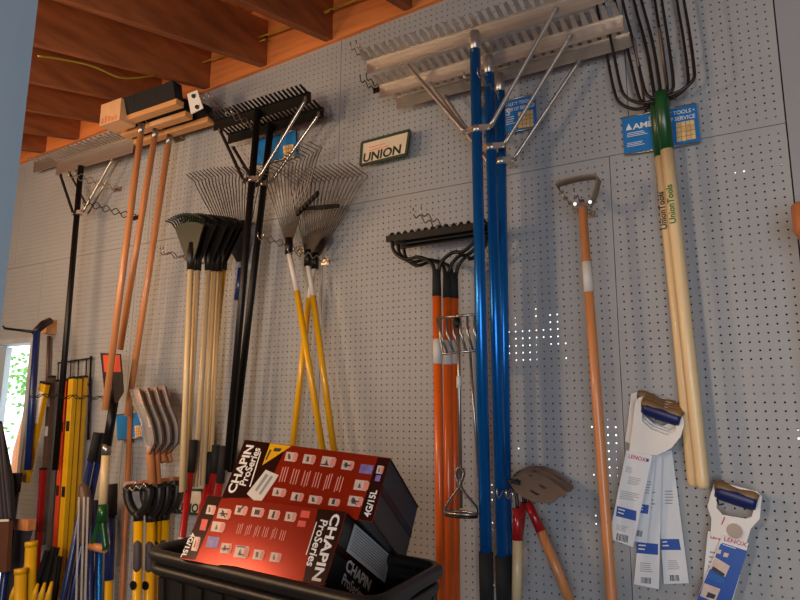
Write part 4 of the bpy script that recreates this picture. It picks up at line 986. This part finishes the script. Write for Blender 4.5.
AX_A = [Vector(v) for v in ((.979, .182, -.088), (.014, -.495, -.869), (-.202, .85, -.487))]
AX_B = [Vector(v) for v in ((.996, .074, -.041), (-.001, -.477, -.879), (-.085, .876, -.475))]
W_, H_, D_ = .40, .157, .285
def sprayer_box(label, org, ax, inv, side_fn, deco):
    org = Vector(org); e0, e1, e2 = ax[0].normalized(), None, None
    e1 = (ax[1]-e0*ax[1].dot(e0)).normalized(); e2 = e0.cross(e1); 
    if e2.dot(ax[2]) < 0: e2 = -e2
    t = thing('sprayer_box', label, 'box', org, 'printed sprayer boxes')
    def P(u, v, w_): return org+e0*W_*u+e1*H_*v+e2*D_*w_
    body = MB().hexa([P(0, 1, 0), P(1, 1, 0), P(1, 1, 1), P(0, 1, 1), P(0, 0, 0), P(1, 0, 0), P(1, 0, 1), P(0, 0, 1)]).build('carton', M_BOXSIDE, t)
    nf = -e2
    def F(px, py, l=.0008): return on_plane(px, py, org, e2)+nf*l
    def face(quads, m, name, l=.0008, par=body):
        one = name in ('small_print', 'photo_detail', 'corner_print', 'sticker_print')
        if one:
            mb = MB()
            for q in quads: mb.add([F(x, y, l) for x, y in q], [tuple(range(len(q)))])
            o = mb.build(name, m, par, 'stuff'); return o
        if name == 'product_photo':
            mb = MB(); mk = MB()
            for i, q in enumerate(quads):
                def B_(u, v): return tuple((q[0][k]*(1-u)+q[1][k]*u)*(1-v)+(q[3][k]*(1-u)+q[2][k]*u)*v for k in (0, 1))
                mb.add([F(*B_(*c), l+.0003) for c in ((.72, .08), (1.12, .12), (1.10, .86), (.70, .92))], [(0, 1, 2, 3)])
                mk.add([F(*B_(*c), l+.0004) for c in ((.2+.1*(i % 3), .2), (.4+.1*(i % 2), .25), (.55, .75), (.3, .8))], [(0, 1, 2, 3)])
            mb.build('photo_detail', M_PINK, par, 'stuff'); mk.build('photo_detail', M_GREYG if len(quads) % 2 else M_RUST, par, 'stuff')
        for q in quads: o = MB().add([F(x, y, l) for x, y in q], [tuple(range(len(q)))]).build(name, m, par)
        return o
    mb = MB(); mb.add([P(0, 0, 0)+nf*.0004, P(1, 0, 0)+nf*.0004, P(1, 1, 0)+nf*.0004, P(0, 1, 0)+nf*.0004], [(3, 2, 1, 0)])
    front = mb.build('front_print', M_BOXRED, body)
    deco(t, body, P, F, face, e0, e1, e2, nf)
    # flap seams and tape on the end
    en = e0
    for v0 in (.02, .98):
        MB().bar(P(1, v0, .0)+en*.001, P(1, v0, 1)+en*.001, e1*.002, en*.001).build('flap_edge', M_BOXDK, body)
    MB().add([P(1, .44, 0)+en*.0012, P(1, .44, 1)+en*.0012, P(1, .56, 1)+en*.0012, P(1, .56, 0)+en*.0012], [(0, 1, 2, 3)]).build('tape', M_BOXDK, body)
    return t
def thumb(cx, cy, w_, h_, sk=(.0, .0), sh=-.25):
    # parallelogram following the lettering slant of the face
    a = math.radians(7); ex = (math.cos(a)*w_/2, math.sin(a)*w_/2); ey = (sh*h_/2, h_/2)
    return [(cx-ex[0]-ey[0], cy-ex[1]-ey[1]), (cx+ex[0]-ey[0], cy+ex[1]-ey[1]), (cx+ex[0]+ey[0], cy+ex[1]+ey[1]), (cx-ex[0]+ey[0], cy-ex[1]+ey[1])]
def decoA(t, body, P, F, face, e0, e1, e2, nf):
    face([[(245, 439.9), (287, 445.6), (262, 498), (222, 498)], [(378, 457.5), (390, 458.9), (372, 521.6), (358, 519.5)]], M_BOXDK, 'dark_band', .0010)
    o = F(232, 494, .0012)
    text('lettering', 'CHAPIN', F(234.5, 494, .0010), -e1, -e0, .031, M_TXTW, body, bold=.03, sx=1.16)
    text('lettering', 'ProSeries', F(245.5, 487, .0010), -e1, -e0, .028, M_TXTW, body, bold=.02, sx=.95, shear=.1)
    face([[(249.5, 487), (250.7, 487), (261.5, 452), (260.4, 452)]], M_TXTW, 'small_line', .0016)
    tri = face([[(270.5, 443.4), (291.5, 446.4), (262.5, 465.5)]], M_YELLOW, 'yellow_corner', .0014)
    face([[(270, 450), (272, 450), (267, 460), (265.5, 460)], [(275, 448), (282, 449), (280, 452), (273.5, 451.5)]], M_TXTDK, 'corner_print', .0018)
    st = face([[(266, 470), (279, 475.5), (262, 501), (254, 500.5), (247, 494)]], M_LABEL, 'price_sticker', .0016)
    face([[(266, 474), (269, 475.5), (257, 492), (255, 490.5)], [(271, 476), (273.5, 477), (261, 495), (259, 494)]], M_TXTGREY, 'sticker_print', .002)
    face([thumb(291, 457, 11, 9), thumb(309, 459.5, 11, 9), thumb(328, 462, 13, 10), thumb(347.5, 465.5, 11, 9), thumb(279, 493-.5, 12, 8), thumb(297, 497, 11, 8), thumb(315, 500, 12, 8), thumb(334, 502.5, 10, 7), thumb(361, 485.5, 13, 10), thumb(355, 501.5, 13, 10), thumb(380, 470, 6, 8)], M_THUMB, 'product_photo', .0014)
    face([thumb(366.5, 469.5, 13, 9), thumb(378, 478.5, 5, 6)], M_THUMB2, 'violet_photo', .0016)
    face([thumb(325, 465, 8, 1.2), thumb(347.5, 465.5, 7, 1.2, sh=-2), thumb(297, 498, 1.5, 6), thumb(334, 502, 2, 5), thumb(355, 501.5, 8, 1.2), thumb(355, 501.5, 1.2, 8, sh=.3), thumb(355, 501.5, 6, 1, sh=-4)], M_TXTDK, 'photo_detail', .002)
    qs = []
    for c in range(6):
        for r in range(3):
            x = 283+c*11+r*2.6; y = 467+c*1.7+random.uniform(0, 2); qs.append([(x, y), (x+1.1, y+.1), (x-3.2, y+15), (x-4.3, y+15)])
    face(qs, M_PINK, 'small_print', .0014)
    text('lettering', '4G/15L', F(370, 517.5, .0012), -e1, -e0, .022, M_TXTW, body, bold=.03, sx=.95)
def decoB(t, body, P, F, face, e0, e1, e2, nf):
    face([[(208, 495.3), (222, 497), (195, 560), (180.8, 558)], [(318, 509), (346, 512), (324.5, 585), (303, 581.5)]], M_BOXDK, 'dark_band', .0010)
    text('lettering', 'CHAPIN', F(333, 513.5, .0010), e1, e0, .031, M_TXTW, body, bold=.03, sx=1.30)
    text('lettering', 'ProSeries', F(321.5, 519, .0010), e1, e0, .028, M_TXTW, body, bold=.02, sx=.95, shear=.1)
    face([[(316.5, 522), (317.5, 522), (307, 555), (306, 555)]], M_TXTW, 'small_line', .0016)
    face([thumb(211, 510, 8, 9), thumb(224, 514, 12, 10), thumb(218, 527, 12, 10), thumb(241, 510.5, 11, 9), thumb(257.5, 512.5, 11, 9), thumb(274, 515, 10, 9), thumb(290.5, 517, 10, 9), thumb(226, 548.5, 10, 10), thumb(241.5, 552, 13, 12), thumb(258.5, 555, 10, 10), thumb(275.5, 557.5, 10, 9), thumb(196, 544, 6, 14)], M_THUMB, 'product_photo', .0014)
    face([thumb(213, 542.5, 12, 11)], M_THUMB2, 'violet_photo', .0014)
    face([thumb(204, 525, 6, 11), thumb(305.5, 514.5, 9, 7), thumb(302, 524, 8, 6)], mat('ink_bright_red', (226, 70, 60), .4), 'red_badges', .0014)
    face([thumb(224, 514, 8, 1.2), thumb(224, 514, 1.2, 8, sh=.3), thumb(224, 514, 6, 1, sh=-4), thumb(241.5, 509, 2, 7, sh=-1), thumb(257.5, 512.5, 5, 5), thumb(274, 515, 2, 7), thumb(226, 549, 7, 1.2, sh=-3), thumb(241.5, 547, 9, 1.2), thumb(241.5, 555, 5, 1.2)], M_TXTDK, 'photo_detail', .002)
    qs = []
    for c in range(6):
        for r in range(3):
            x = 239+c*8.6+r*2; y = 523+c*1.2+random.uniform(0, 2); qs.append([(x, y), (x+.8, y+.1), (x-2.2, y+10), (x-3, y+10)])
    face(qs, M_PINK, 'small_print', .0014)
    text('lettering', '4G/15L', F(197, 536, .0012), e1, e0, .022, M_TXTW, body, bold=.03, sx=.95) if False else text('lettering', '4G/15L', F(191.5, 533, .0012), e1, e0, .02, M_TXTW, body, bold=.03, sx=.95)
    # end face print
    en = e0; pe_ = P(1, 0, 0)
    def E(px, py, l=.002): return on_plane(px, py, pe_, en)+en*l
    MB().add([E(354, 523.5), E(390.5, 556), E(384, 583), E(345.5, 551)], [(3, 2, 1, 0)]).build('grey_text_panel', M_GREYTXT, body)
    mb = MB()
    for i in range(9):
        v = .1+.09*i; a = lerp(E(354, 523.5, .0026), E(345.5, 551, .0026), v); b = lerp(E(390.5, 556, .0026), E(384, 583, .0026), v); a, b = lerp(a, b, .05), lerp(a, b, .95); k = (E(345.5, 551)-E(354, 523.5))*.02
        mb.add([a, b, b+k, a+k], [(0, 1, 2, 3)])
    mb.build('panel_print', M_TXTDK, body)
    ex = (E(372, 583)-E(348, 560)); ey = E(354, 523.5)-E(345.5, 551)
    text('lettering', 'CHAPIN', E(344, 569, .002), ex, ey, .034, M_TXTW, body, bold=.03, sx=1.1)
    text('lettering', 'ProSeries', E(340, 583, .002), ex, ey, .032, M_TXTW, body, bold=.02, sx=.9)
    text('lettering', '4G/15L', E(341, 545, .002), -(-e1), e2*0+ (E(354, 523.5)-E(390, 556)), .018, M_GREYTXT, body, bold=.02) if False else None
sprayer_box('red and black printed carton leaning at the back, white price sticker on it', (-1.217, -.915, 1.542), AX_A, False, None, decoA)
sprayer_box('red and brown printed carton in front, upside down with grey text panel on its end', (-1.263, -.992, 1.410), AX_B, True, None, decoB)
